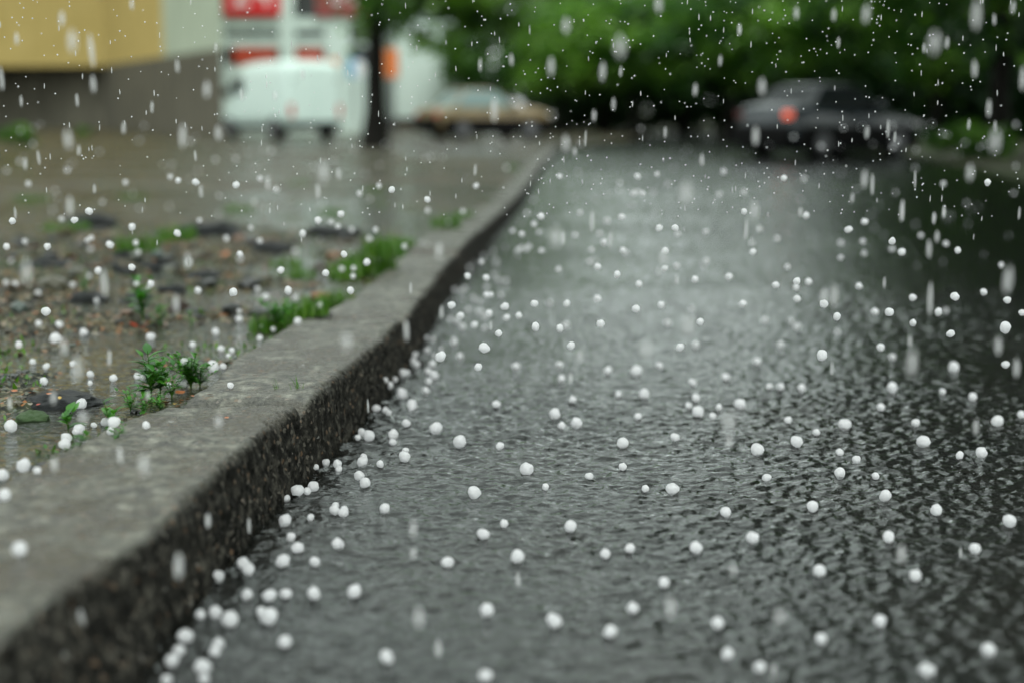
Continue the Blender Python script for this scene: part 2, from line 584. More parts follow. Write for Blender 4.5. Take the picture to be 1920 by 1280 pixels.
# ---- kerb: edge lines read from the street, resampled along the depth
def kz_of_row(py):
    return float(np.interp(py, [285, 300, 388, 440, 540, 640, 1280], [0.09, 0.10, 0.12, 0.14, 0.17, 0.19, 0.20]))
front_bot = [(250, 1330), (307, 1203), (393, 1110), (520, 953), (600, 880), (672, 794), (781, 650), (840, 556), (875, 493), (910, 458), (951, 416), (978, 376), (1005, 339), (1028, 302), (1050, 282)]
front_top = [(-150, 1290), (0, 1195), (67, 1150), (133, 1100), (200, 1060), (287, 1003), (400, 895), (500, 802), (578, 750), (656, 688), (695, 655), (723, 628), (766, 587), (809, 536), (836, 497), (863, 470), (890, 442), (930, 407), (961, 378), (990, 347), (1018, 305), (1044, 281)]
back_top = [(-420, 1120), (-200, 1000), (0, 902), (90, 860), (164, 821), (219, 789), (328, 752), (390, 722), (433, 680), (488, 642), (547, 606), (600, 586), (660, 556), (705, 520), (745, 487), (790, 452), (815, 431), (870, 405), (910, 385), (950, 345), (988, 307), (1030, 281)]
def line(pts, zf):
    P = [on_z(x, y, zf(y)) for x, y in pts]
    P.sort(key=lambda p: p.y)
    return np.array([p.y for p in P]), np.array([p.x for p in P])
FBy, FBx = line(front_bot, lambda y: 0.0)
FTy, FTx = line(front_top, kz_of_row)
BTy, BTx = line(back_top, kz_of_row)
def kz_of_Y(Y):
    return np.interp(Y, [2, 4.2, 6.5, 9, 12, 24, 32], [0.200, 0.190, 0.17, 0.145, 0.12, 0.10, 0.09])
def kerb_front(Y): return np.interp(Y, FBy, FBx)
def kerb_back(Y): return np.interp(Y, BTy, BTx)

joints = [1.15, 3.42, 4.98, 7.55, 9.7, 12.6, 15.6, 19, 23, 27, 31]
KERB_LABELS = ['nearest kerb stone with blurred grey top and black pitted face', 'in focus kerb stone with seedlings on its worn front edge',
               'third kerb stone, beside the grass tuft with chipped corner', 'kerb stone beside the long grass patch', 'kerb stone past the dark crack']
for j in range(len(joints) - 1):
    a, b = joints[j] + 0.004, joints[j + 1] - 0.004
    step = 0.005 if b < 5.2 else (0.012 if b < 8 else 0.06)
    Ys = np.arange(a, b, step)
    Ys = np.append(Ys, b)
    xb = np.interp(Ys, BTy, BTx)
    xf = np.interp(Ys, FTy, FTx)
    xo = np.interp(Ys, FBy, FBx)
    wv = fbm(np.c_[Ys * 2.1, Ys * 0 + j, Ys * 0], 3) * 0.016
    off = (rng.random() - 0.5) * 0.012
    xf = xf + wv * 0.5 + off
    xb = xb + wv + off
    xo = np.maximum(xo + off, xf + 0.004)
    zt = kz_of_Y(Ys) + (rng.random() - 0.5) * 0.008
    endd = np.minimum(Ys - a, b - Ys)
    jw = 1.0 if a < 3 else 2.2
    zt = zt - 0.026 * jw * np.exp(-endd / (0.014 * jw)) + ((j % 2) * 0.008 - 0.004)
    zt = zt - 0.045 * np.exp(-((Ys - b) / 0.10) ** 2) * (j in (1, 2, 3)) * np.clip(0.5 + fbm(np.c_[Ys * 22, Ys * 0 + 3, Ys * 0], 2), 0, 1)
    xf = xf - 0.012 * np.exp(-endd / 0.015)
    Rr = 0.022 + 0.03 * np.clip(fbm(np.c_[Ys * 4.5, Ys * 0 + 9, Ys * 0], 3) + 0.05, 0, 1)
    cols, side = [], []
    nb, ntp, na, nf = 5, 46, 12, 30
    for k in range(nb):
        t = k / nb
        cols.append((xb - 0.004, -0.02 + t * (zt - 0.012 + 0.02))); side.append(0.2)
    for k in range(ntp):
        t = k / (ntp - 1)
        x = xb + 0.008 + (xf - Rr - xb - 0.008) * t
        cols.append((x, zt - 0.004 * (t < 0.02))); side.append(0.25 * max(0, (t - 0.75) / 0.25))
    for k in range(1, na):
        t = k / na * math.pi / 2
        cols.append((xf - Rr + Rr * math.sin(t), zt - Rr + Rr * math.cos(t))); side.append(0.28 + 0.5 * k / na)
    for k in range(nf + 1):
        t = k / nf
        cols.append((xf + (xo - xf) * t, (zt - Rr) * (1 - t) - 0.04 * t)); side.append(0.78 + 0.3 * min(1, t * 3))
    nc = len(cols)
    X = np.stack([c[0] for c in cols], 1)
    Z = np.stack([np.broadcast_to(c[1], Ys.shape) for c in cols], 1)
    Y = np.repeat(Ys[:, None], nc, 1)
    P = np.c_[X.ravel(), Y.ravel(), Z.ravel()]
    sd_ = np.tile(side, len(Ys))
    n1 = fbm(P * 15, 4)
    n2 = fbm(P * 70, 3)
    edge = np.clip(1 - np.abs(sd_ - 0.5) * 2.2, 0, 1)
    facew = np.clip((sd_ - 0.3) * 2, 0, 1)
    topw = 1 - facew
    dz = topw * (n1 * 0.006 + n2 * 0.002 + 0.010 * fbm(P * 4.1, 2)) - edge * np.clip(n1 + n2 * 0.6, 0, 1) * 0.016
    dx = facew * (n1 * 0.012 + n2 * 0.008) - edge * np.clip(n1 + n2 * 0.5, 0, 1) * 0.016
    P[:, 2] += dz
    P[:, 0] += dx
    nr = len(Ys)
    idx = np.arange(nr * nc).reshape(nr, nc)
    q = np.stack([idx[:-1, :-1], idx[:-1, 1:], idx[1:, 1:], idx[1:, :-1]], -1).reshape(-1, 4)
    faces = q.tolist() + [idx[0, ::-1].tolist(), idx[-1, :].tolist()]
    o = mesh_obj('kerb', P, faces, M['kerb'], attrs={'side': sd_})
    tag(o, KERB_LABELS[j] if j < len(KERB_LABELS) else 'far blurred kerb stone towards the parked cars', group='kerb stones along the road', kind='structure')

# ---- flooded verge and yard left of the kerb
def verge_water_z(Y): return np.interp(Y, [1, 4, 7, 10, 16, 24, 60], [0.168, 0.158, 0.138, 0.11, 0.088, 0.072, 0.06])
def mound(X, Y, px, py, wpx, hm, z=0.15):
    c = on_z(px, py, z)
    r = wpx / F * c.y
    return hm * np.exp(-(((X - c.x) / r) ** 2 + ((Y - c.y) / (r * 1.1)) ** 2) ** 1.5)
def verge_h(X, Y):
    P = np.c_[X, Y, X * 0]
    h = verge_water_z(Y) - 0.010
    near = np.clip((14 - Y) / 6, 0, 1)
    n = fbm(P * 2.3, 5, gain=0.55)
    rough = fbm(P * 26 + 5, 3)
    band = np.exp(-((Y - 7.0) / 2.1) ** 2) * np.clip((-X - 0.5) / 0.9, 0, 1)
    h = h + near * (0.040 * n + 0.016 * rough - 0.005) + band * (0.016 + 0.08 * np.clip(n, -0.2, 1) + 0.035 * rough)
    far = 1 - near
    h = h + far * (0.05 * fbm(P * np.array([0.45, 0.8, 1]) + 3, 5) + 0.006 + 0.012 * rough + 0.02 * np.clip(fbm(P * np.array([1.4, 1.8, 1]) + 9, 4), 0, 1))
    h = h + mound(X, Y, 95, 755, 120, 0.030) + mound(X, Y, 300, 745, 70, 0.022) + mound(X, Y, 560, 600, 90, 0.02) + mound(X, Y, 690, 500, 90, 0.03)
    h = h - mound(X, Y, 160, 850, 120, 0.02) - mound(X, Y, 500, 640, 60, 0.015) - mound(X, Y, 430, 650, 60, 0.01)
    h = h + mound(X, Y, 60, 590, 130, 0.018) + mound(X, Y, 20, 720, 90, 0.012)
    return h
def verge_right(Y):
    return np.where(Y < 30, np.interp(Y, BTy, BTx) + 0.03, np.interp(Y, [30, 38, 52, 70], [0.5, 3.0, 5.0, 5.0]))
Ys = np.concatenate([np.arange(1.2, 5.2, 0.012), np.arange(5.2, 9, 0.025), np.arange(9, 16, 0.08), np.arange(16, 62, 0.5)])
ts = np.concatenate([np.linspace(0, 1, 260) ** 1.0 * 0.14, 0.14 + 0.86 * np.linspace(0.01, 1, 40) ** 1.6])
wd = 1.6 + Ys * 1.4
wd = np.where(ts[None, :] <= 2, 1, 1) * (3.0 + Ys[:, None] * 1.6)
VX = verge_right(Ys)[:, None] - ts[None, :] * wd / 0.5
VY = np.repeat(Ys[:, None], len(ts), 1)
VZ = verge_h(VX.ravel(), VY.ravel())
P = np.c_[VX.ravel(), VY.ravel(), VZ]
idx = np.arange(P.shape[0]).reshape(VX.shape)
q = np.stack([idx[:-1, 1:], idx[:-1, :-1], idx[1:, :-1], idx[1:, 1:]], -1).reshape(-1, 4)
tag(mesh_obj('verge_ground', P, q.tolist(), M['mud']), 'muddy gravel verge and yard beside the kerb', kind='structure')
def verge_chop():
    Yr = 1.2 * np.exp(np.arange(0, 3.77, 0.0048))
    tt = np.linspace(0, 1, 420) ** 1.25
    xr = verge_right(Yr)[:, None]
    Xg = xr - tt[None, :] * (1.2 + 0.62 * Yr[:, None])
    Yg = np.repeat(Yr[:, None], len(tt), 1)
    x, y = Xg.ravel(), Yg.ravel()
    h = 0.0016 * perlin(np.c_[x * 5, y * 8, x * 0 + 11]) + 0.0022 * perlin(np.c_[x * 16 + 0.8 * y, y * 30, x * 0 + 12]) + 0.0011 * perlin(np.c_[x * 34, y * 62, x * 0 + 13])
    return np.c_[x, y, verge_water_z(y) + h * 1.3], Yg.shape
Pv, shv = verge_chop()
Pv = Pv.reshape(shv[0], shv[1], 3)[:, ::-1].reshape(-1, 3)
tag(big_grid('verge_water', Pv, shv, M['verge_water']), 'shallow rainwater flooding the muddy verge', kind='structure')

# right hand verge of earth
def right_verge():
    n = 60
    vs, fs = [], []
    edge = [on_z(1500, 262, 0), on_z(1640, 290, 0), on_z(1760, 318, 0), on_z(1920, 372, 0), on_z(2150, 430, 0), on_z(2500, 500, 0)]
    ey = np.array([p.y for p in edge][::-1]); ex = np.array([p.x for p in edge][::-1])
    yy = np.linspace(ey[0], 60, n)
    xx = np.linspace(0, 1, 40)
    for y in yy:
        x0 = float(np.interp(y, ey, ex))
        if y > ey[-1]: x0 = x0 - (y - ey[-1]) * 0.15
        for t in xx:
            x = x0 + t * 30
            z = -0.03 + 0.12 * min(1, t * 12) + 0.05 * mn.noise((x * 0.6, y * 0.6, 0)) * min(1, t * 8)
            vs.append((x, y, z))
    for i in range(n - 1):
        for j in range(39):
            a = i * 40 + j
            fs.append((a, a + 1, a + 41, a + 40))
    o = mesh_obj('right_verge', vs, fs, M['far_ground'])
    tag(o, 'damp brown earth verge beyond the road on the right', kind='structure')
right_verge()

# ================================================================== BUILDINGS
yb = on_y(415, 97, 44)          # near right corner of the yellow house
HT = 1.0
corner = Vector((yb.x, 44, 0.05))
zp = yb.z
far_l = on_y(130, 137, 70)
far_l = Vector((far_l.x, 70, 0.05))
house = empty('yellow_building', corner)
tag(house, 'yellow plastered building with dark concrete plinth and pale corner strip behind the muddy yard', 'building')
def loc(p): return p - corner
def prism(name, pts, z0, z1, mat, parent, bevel=0):
    bm = bmesh.new()
    lo = [bm.verts.new((p.x, p.y, z0)) for p in pts]
    hi = [bm.verts.new((p.x, p.y, z1)) for p in pts]
    bm.faces.new(lo[::-1]); bm.faces.new(hi)
    for i in range(len(pts)):
        k = (i + 1) % len(pts)
        bm.faces.new((lo[i], lo[k], hi[k], hi[i]))
    return bm_obj(name, bm, mat, parent, bevel=bevel)
d = (far_l - corner).normalized()
nrm = Vector((-d.y, d.x, 0))
if nrm.y < 0: nrm = -nrm
A = Vector((0, 0, 0)); B = loc(far_l)
wing = Vector((-40, -3, 0)) + B
# plinth, slightly proud; upper walls; pale corner strip
prism('plinth', [A, B, wing, wing + Vector((0, 16, 0)), A + Vector((-4.2, 16, 0))], -0.3, zp, M['plinth'], house)
def lerp(a, b, t): return a + (b - a) * t
tc = 0.0
# column of pixel 320 on the wall line
best = min((abs((corner + B * t).x / (corner + B * t).y * F * 1.0 + 960 - 318), t) for t in [i / 400 for i in range(401)])[1]
ins = Vector((0.02, 0.1, 0))
prism('wall', [lerp(A, B, best) + ins, B + ins, wing + ins, wing + Vector((0, 16, 0)), A + Vector((-4.6, 16, 0)), lerp(A, B, best) + Vector((-1.4, 8, 0))], zp, 17, M['yellow_wall'], house)
prism('corner_wall', [A + ins * 0.8, lerp(A, B, best) + ins * 0.8, lerp(A, B, best) + Vector((-1.7, 8, 0)), A + Vector((-2.1, 8, 0))], zp, 17, M['pale_wall'], house)
prism('ledge', [A + Vector((0.05, -0.1, 0)), B + Vector((0, -0.1, 0)), wing + Vector((0, -0.1, 0)), wing + Vector((0, 0.3, 0)), B + Vector((0, 0.3, 0)), A + Vector((0.1, 0.3, 0))], zp - 0.07, zp + 0.05, M['plinth'], house)
prism('roof', [A + Vector((0.5, -0.6, 0)), B + Vector((0, -0.8, 0)), wing + Vector((0, -0.8, 0)), wing + Vector((0, 17, 0)), A + Vector((-4, 17, 0))], 17, 17.4, M['roof'], house)
def wall_window(t, z0, z1, wdt):
    p = lerp(A, B, t) + Vector((0, 0.05, 0))
    ang = math.atan2(d.y, d.x)
    f = bm_obj('window', box(bmesh.new(), (p.x, p.y, (z0 + z1) / 2), (wdt, 0.12, z1 - z0), ang), M['shop_white'], house)
    bm_obj('pane', box(bmesh.new(), (p.x, p.y - 0.03, (z0 + z1) / 2), (wdt - 0.2, 0.14, z1 - z0 - 0.2), ang), M['glass_dark'], f)
for zf in (5.6, 8.6, 11.6, 14.4):
    for t in (0.42, 0.56, 0.70, 0.84): wall_window(t, zf, zf + 1.5, 1.3)

# white building beyond the yard tree
def building(name, pxl, pxr, ytop_z, Y, mat, label, depth=10):
    a = on_y(pxl, 205, Y).x; b = on_y(pxr, 205, Y).x
    e = empty(name, ((a + b) / 2, Y, 0.02))
    tag(e, label, 'building')
    wdt = b - a
    bm_obj('wall', box(bmesh.new(), (0, depth / 2, ytop_z / 2), (wdt, depth, ytop_z)), mat, e)
    bm_obj('roof', box(bmesh.new(), (0, depth / 2, ytop_z + 0.12), (wdt + 0.6, depth + 0.6, 0.24)), M['roof'], e, bevel=0.03)
    return e, wdt
wb, ww = building('white_building', 715, 905, 5.0, 62, M['mint_wall'], 'white washed building between the yard tree and the green trees')
for k, fx in enumerate((-0.1, 0.32)):
    f = bm_obj('window', box(bmesh.new(), (ww * fx, -0.03, 4.0), (0.9, 0.1, 0.8)), M['shop_white'], wb)
    bm_obj('pane', box(bmesh.new(), (ww * fx, -0.06, 4.0), (0.7, 0.1, 0.6)), M['shop_dark'], f)
bm_obj('plinth', box(bmesh.new(), (0, -0.04, 0.25), (ww + 0.1, 0.12, 0.5)), M['brown_stone'], wb)

# shop with red lettered signs and white frames
SY = 50
def sx(px): return (px - 960) / F * SY
def sz(py): return CAM_H + (205 - py) / F * SY
shop = empty('shop', (sx(565), SY, 0.05))
tag(shop, 'white framed shop with red signs behind the parked van', 'shop')
def sbox(name, x0, x1, y0, y1, mat, parent, proud=0.1, thick=0.2, bevel=0.0):
    cx = (sx(x0) + sx(x1)) / 2 - sx(565)
    return bm_obj(name, box(bmesh.new(), (cx, -proud, (sz(y0) + sz(y1)) / 2 - 0.05), (sx(x1) - sx(x0), thick, abs(sz(y1) - sz(y0)))), mat, parent, bevel=bevel)
bm_obj('back_wall', box(bmesh.new(), (0, 3.0, 2.9), (sx(720) - sx(410), 5.0, 6.0)), M['shop_dark'], shop)
bm_obj('roof', box(bmesh.new(), (0, 2.6, 6.1), (sx(720) - sx(410) + 0.8, 6.4, 0.3)), M['roof'], shop)
sbox('frame_post', 410, 432, -110, 250, M['shop_white'], shop)
sbox('frame_post', 535, 562, -110, 250, M['shop_white'], shop, 0.12)
sbox('frame_post', 618, 662, -110, 250, M['shop_white'], shop)
sbox('frame_post', 700, 716, -110, 250, M['shop_white'], shop)
sbox('fascia', 433, 700, 40, 62, M['shop_white'], shop, 0.05)
sbox('transom', 433, 700, 76, 92, M['shop_white'], shop, 0.04, 0.16)
sbox('panel', 433, 700, 126, 250, M['shop_white'], shop, 0.03, 0.14)
f = sbox('window', 433, 534, 62, 76, M['shop_dark'], shop, -0.1)
f = sbox('window', 563, 617, 62, 76, M['glass_dark'], shop, -0.1)
f = sbox('window', 664, 699, 50, 84, M['shop_dark'], shop, 0.09, 0.14)
sbox('red_panel', 450, 527, 94, 124, M['poster_red'], shop, 0.10, 0.1)
sbox('red_panel', 564, 612, 96, 122, M['poster_red'], shop, 0.10, 0.1)
def text_obj(name, txt, size, mat, parent, locn):
    cu = bpy.data.curves.new(name, 'FONT')
    cu.body = txt
    cu.size = size
    cu.extrude = 0.02
    cu.align_x = 'CENTER'
    cu.align_y = 'CENTER'
    tmp = bpy.data.objects.new('tmp', cu)
    COL.objects.link(tmp)
    dg = bpy.context.evaluated_depsgraph_get()
    me = bpy.data.meshes.new_from_object(tmp.evaluated_get(dg))
    bpy.data.objects.remove(tmp)
    me.materials.clear()
    me.materials.append(mat)
    o = link(bpy.data.objects.new(name, me), parent)
    o.location = locn
    o.rotation_euler = (math.pi / 2, 0, 0)
    return o
def hung_sign(name, x0, x1, y0, y1, mat, label, Y=SY - 0.35, txt=None, tmat=None, size=1):
    cx = (x0 + x1) / 2
    s = Y / F
    c = ((cx - 960) * s, Y, CAM_H + (205 - (y0 + y1) / 2) * s)
    e = empty(name, c)
    tag(e, label, 'sign')
    bm_obj('board', box(bmesh.new(), (0, 0, 0), ((x1 - x0) * s, 0.1, (y1 - y0) * s)), mat, e, bevel=0.015)
    bm_obj('bracket', box(bmesh.new(), (0, 0.14, 0), ((x1 - x0) * s * 0.7, 0.18, 0.06)), M['black_plastic'], e)
    if txt: text_obj('lettering', txt, size, tmat, e, (0, -0.075, 0))
    return e
hung_sign('shop_sign', 433, 536, -45, 36, M['sign_red'], 'bright red sign with white figures above the shop window', txt='24', tmat=M['sign_white'], size=1.45)
hung_sign('shop_sign', 602, 700, -40, 38, M['sign_dull'], 'darker red and white sign beside the white post', Y=SY - 0.3, txt='24', tmat=M['sign_white'], size=1.0)
hung_sign('advert_board', 625, 640, 112, 152, M['poster_orange'], 'narrow orange board next to the van roof', Y=46)
hung_sign('advert_board', 727, 750, 96, 148, M['poster_orange'], 'orange board just right of the dark tree trunk', Y=46)
hung_sign('advert_board', 656, 686, 114, 148, M['poster_blue'], 'blue and white poster board left of the tree trunk', Y=46)
# boards hang on slim posts: give each a post as its part
for o in [o for o in list(COL.objects) if o.name.startswith('advert_board')]:
    h = o.location.z - 0.05
    bm_obj('post', cyl(bmesh.new(), (0, 0.09, -h / 2), 0.04, h), M['rim'], o)
    if 'poster' in o['label']:
        bm_obj('white_half', box(bmesh.new(), (0.14, -0.056, 0), (0.24, 0.02, 0.5)), M['sign_white'], o)

# ================================================================== VEHICLES
def loft(name, st, mat, parent, power=4.0, nseg=28, caps=True, sub=1):
    """st: list of (x, halfwidth, zlow, zhigh); superellipse cross sections"""
    vs, fs = [], []
    for (x, hw, z0, z1) in st:
        cz, hz = (z0 + z1) / 2, (z1 - z0) / 2
        for k in range(nseg):
            a = 2 * math.pi * (k + 0.5) / nseg
            ca, sa = math.cos(a), math.sin(a)
            y = hw * math.copysign(abs(ca) ** (2 / power), ca)
            z = cz + hz * math.copysign(abs(sa) ** (2 / power), sa)
            vs.append((x, y, z))
    for i in range(len(st) - 1):
        for k in range(nseg):
            a, b = i * nseg + k, i * nseg + (k + 1) % nseg
            fs.append((a, b, b + nseg, a + nseg))
    fs.append(tuple(range(nseg))[::-1])
    fs.append(tuple(range((len(st) - 1) * nseg, len(st) * nseg)))
    o = mesh_obj(name, vs, fs, mat, parent)
    if sub:
        s = o.modifiers.new('sub', 'SUBSURF'); s.levels = sub; s.render_levels = sub
    return o

def glasshouse(parent, st, mat, hwb, hwt, zb):
    """windows: st = [(xb, xt_off...)] built as one tapered band; returns glass shell"""
    (xb0, xb1, xt0, xt1, zt) = st
    def shell(inset, z0, z1, name, m, par):
        f0 = (z0 - zb) / (zt - zb); f1 = (z1 - zb) / (zt - zb)
        def ring(f):
            x0 = xb0 + (xt0 - xb0) * f + inset; x1 = xb1 + (xt1 - xb1) * f - inset
            hw = hwb + (hwt - hwb) * f - inset
            return [(x0, -hw), (x1, -hw), (x1, hw), (x0, hw)]
        bm = bmesh.new()
        a = [bm.verts.new((x, y, z0)) for x, y in ring(f0)]
        b = [bm.verts.new((x, y, z1)) for x, y in ring(f1)]
        bm.faces.new(a[::-1]); bm.faces.new(b)
        for i in range(4): bm.faces.new((a[i], a[(i + 1) % 4], b[(i + 1) % 4], b[i]))
        return bm_obj(name, bm, m, par, smooth=False, bevel=0.05)
    return shell

def wheels(e, xs, hw, r, z):
    for x in xs:
        for s in (-1, 1):
            wv_ = empty('wheel', (x, s * (hw - 0.10), z))
            wv_.parent = e
            bm = bmesh.new(); cyl(bm, (0, 0, 0), r, 0.19, 'Y', 32)
            bm_obj('tyre', bm, M['tyre'], wv_, bevel=0.03)
            bm = bmesh.new(); cyl(bm, (0, s * 0.02, 0), r * 0.62, 0.19, 'Y', 24)
            bm_obj('rim', bm, M['rim'], wv_, bevel=0.01)

def car(name, locn, rz, L, W, H, paint, label, glass, lit=False, hood_z=0.78, trunk_z=0.95, belt=0.88):
    e = empty(name, locn, rz)
    tag(e, label, 'car')
    hw = W / 2
    h2 = L / 2
    body = loft('body', [(-h2, hw * 0.80, 0.34, trunk_z - 0.16), (-h2 + 0.06, hw * 0.92, 0.26, trunk_z - 0.03), (-h2 + 0.5, hw, 0.22, trunk_z),
                  (-h2 + 1.0, hw, 0.20, belt + 0.03), (0, hw, 0.20, belt), (h2 - 1.25, hw, 0.20, belt - 0.01), (h2 - 0.7, hw * 0.98, 0.22, hood_z + 0.03),
                  (h2 - 0.2, hw * 0.92, 0.26, hood_z - 0.08), (h2, hw * 0.78, 0.34, hood_z - 0.2)], paint, e, 5.0)
    zb = belt - 0.03
    sh = glasshouse(e, (-h2 + 0.45, h2 - 1.05, -h2 + 0.95, h2 - 1.85, H), glass, hw * 0.93, hw * 0.72, zb)
    g_ = sh(0.0, zb, H - 0.05, 'windows', glass, e)
    # roof panel and pillars
    st = [(-h2 + 0.80, hw * 0.66, H - 0.09, H - 0.035), (-h2 + 1.15, hw * 0.73, H - 0.10, H), (0.0, hw * 0.74, H - 0.10, H + 0.01), (h2 - 2.05, hw * 0.73, H - 0.10, H - 0.005), (h2 - 1.80, hw * 0.66, H - 0.11, H - 0.05)]
    loft('roof', st, paint, e, 5.0, 20)
    for s in (-1, 1):
        for xb_, xt_ in ((h2 - 1.08, h2 - 1.84), (-0.05, -0.08), (-h2 + 0.5, -h2 + 0.93)):
            bm = bmesh.new()
            y0, y1 = s * (hw * 0.93 + 0.004), s * (hw * 0.72 + 0.004)
            w2 = 0.045
            vs = [bm.verts.new(p) for p in ((xb_ - w2, y0, zb), (xb_ + w2, y0, zb), (xt_ + w2, y1, H - 0.05), (xt_ - w2, y1, H - 0.05))]
            vs2 = [bm.verts.new((v.co.x, v.co.y - s * 0.04, v.co.z)) for v in vs]
            bm.faces.new(vs); bm.faces.new(vs2[::-1])
            for i in range(4): bm.faces.new((vs[i], vs[(i + 1) % 4], vs2[(i + 1) % 4], vs2[i]))
            bm_obj('pillar', bm, paint, e)
        # door seams as thin handles and mirrors
        bm_obj('door_handle', box(bmesh.new(), (-0.35, s * (hw + 0.008), belt - 0.14), (0.16, 0.03, 0.03)), M['black_plastic'], e, bevel=0.006)
        bm_obj('door_handle', box(bmesh.new(), (0.45, s * (hw + 0.008), belt - 0.14), (0.16, 0.03, 0.03)), M['black_plastic'], e, bevel=0.006)
        bm_obj('mirror', box(bmesh.new(), (h2 - 1.35, s * (hw + 0.07), belt + 0.05), (0.10, 0.18, 0.12)), paint, e, bevel=0.03)
        bm_obj('tail_light', box(bmesh.new(), (-h2 + 0.04, s * hw * 0.76, trunk_z - 0.22), (0.10, 0.17, 0.13)), M['lit_lens'] if (lit and s == -1) else (M['dull_lens'] if lit else M['red_lens']), e, bevel=0.02)
        bm_obj('headlight', box(bmesh.new(), (h2 - 0.05, s * hw * 0.66, hood_z - 0.24), (0.12, 0.30, 0.12)), M['clear_lens'], e, bevel=0.02)
    bm_obj('bumper', box(bmesh.new(), (-h2 - 0.02, 0, 0.44), (0.16, W * 0.90, 0.34)), M['black_plastic'], e, bevel=0.04)  # rear bumper deepened so its black adds to the built-in lower-body shade
    bm_obj('bumper', box(bmesh.new(), (h2 + 0.01, 0, 0.42), (0.14, W * 0.84, 0.18)), M['black_plastic'], e, bevel=0.04)
    bm_obj('sill', box(bmesh.new(), (0, 0, 0.37), (L - 0.42, W + 0.03, 0.42)), M['black_plastic'], e, bevel=0.02)  # sill deepened into a black band, standing in for the lower body's dark reflection
    wheels(e, (-h2 + 0.75, h2 - 0.78), hw + 0.02, 0.30, 0.30)
    return e

pc = on_z(1545, 299, 0.0)
YC = 27.0
car('dark_car', ((1550 - 960) / F * YC, YC, 0), R(35), 3.55, 1.56, 1.36, M['dark_paint'],
    'dark glossy car with one red tail light glowing, parked across the road', M['glass_dark'], True, hood_z=0.84, trunk_z=1.02, belt=0.92)
car('beige_car', ((910 - 960) / F * 40, 40, 0.06), R(28), 3.6, 1.55, 1.40, M['beige_paint'],
    'beige old saloon car parked at the end of the verge', M['glass_pale'], False, hood_z=0.92, trunk_z=0.92, belt=0.90)

def van():
    Y = 40.5
    e = empty('van', ((528 - 960) / F * Y, Y, 0.06), R(180 - 52))
    tag(e, 'pale mint white delivery van parked between the yellow building and the shop', 'van')
    hw, L, H = 0.86, 4.1, 2.15
    h2 = L / 2
    loft('body', [(-h2, hw * 0.93, 0.42, H - 0.10), (-h2 + 0.05, hw * 0.98, 0.36, H - 0.02), (-h2 + 0.8, hw, 0.34, H), (0.3, hw, 0.34, H), (0.95, hw, 0.34, H - 0.12),
                  (1.25, hw, 0.34, 1.62), (1.5, hw * 0.98, 0.34, 1.14), (h2 - 0.2, hw * 0.95, 0.36, 1.0), (h2, hw * 0.82, 0.42, 0.86)], M['white_paint'], e, 7.0, 36)
    # windscreen and side windows a little proud of the body
    bm = bmesh.new()
    vs = [bm.verts.new(p) for p in ((1.56, -0.68, 1.14), (1.56, 0.68, 1.14), (1.06, 0.64, 2.02), (1.06, -0.64, 2.02))]
    vs2 = [bm.verts.new(v.co + Vector((-0.10, 0, -0.06))) for v in vs]
    bm.faces.new(vs); bm.faces.new(vs2[::-1])
    for i in range(4): bm.faces.new((vs[i], vs[(i + 1) % 4], vs2[(i + 1) % 4], vs2[i]))
    bm_obj('windscreen', bm, M['glass_dark'], e, bevel=0.01)
    for s in (-1, 1):
        bm_obj('side_window', box(bmesh.new(), (0.75, s * (hw - 0.008), 1.50), (0.66, 0.05, 0.48)), M['glass_dark'], e, bevel=0.02)
        bm_obj('mirror', box(bmesh.new(), (1.2, s * (hw + 0.12), 1.32), (0.12, 0.20, 0.26)), M['black_plastic'], e, bevel=0.03)
        bm_obj('tail_light', box(bmesh.new(), (-h2 - 0.005, s * hw * 0.86, 0.80), (0.06, 0.12, 0.34)), M['red_lens'], e, bevel=0.01)
        bm_obj('headlight', box(bmesh.new(), (h2 - 0.06, s * hw * 0.66, 0.72), (0.12, 0.26, 0.18)), M['clear_lens'], e, bevel=0.02)
        d_ = bm_obj('rear_door', box(bmesh.new(), (-h2 - 0.012, s * 0.37, 1.22), (0.03, 0.70, 1.46)), M['white_paint'], e, bevel=0.01)
        bm_obj('hinge', box(bmesh.new(), (-h2 - 0.03, s * 0.68, 1.6), (0.03, 0.05, 0.10)), M['black_plastic'], d_)
    bm_obj('bumper', box(bmesh.new(), (-h2 - 0.03, 0, 0.42), (0.14, 1.56, 0.16)), M['black_plastic'], e, bevel=0.03)
    bm_obj('bumper', box(bmesh.new(), (h2, 0, 0.42), (0.16, 1.50, 0.20)), M['black_plastic'], e, bevel=0.03)
    bm_obj('sill', box(bmesh.new(), (-0.1, 0, 0.33), (2.0, 1.73, 0.12)), M['black_plastic'], e)
    wheels(e, (-h2 + 0.8, h2 - 0.72), hw + 0.02, 0.31, 0.31)
van()

# ================================================================== TREES
def tube(path, radii, seg=10):
    vs, fs = [], []
    for i, (p, r) in enumerate(zip(path, radii)):
        t = (path[min(i + 1, len(path) - 1)] - path[max(i - 1, 0)]).normalized()
        u = t.orthogonal().normalized() if abs(t.z) < 0.9 else Vector((1, 0, 0)).cross(t).normalized()
        v = t.cross(u)
        for k in range(seg):
            a = 2 * math.pi * k / seg
            vs.append(p + (u * math.cos(a) + v * math.sin(a)) * r)
    for i in range(len(path) - 1):
        for k in range(seg):
            a, b = i * seg + k, i * seg + (k + 1) % seg
            fs.append((a, b, b + seg, a + seg))
    return vs, fs

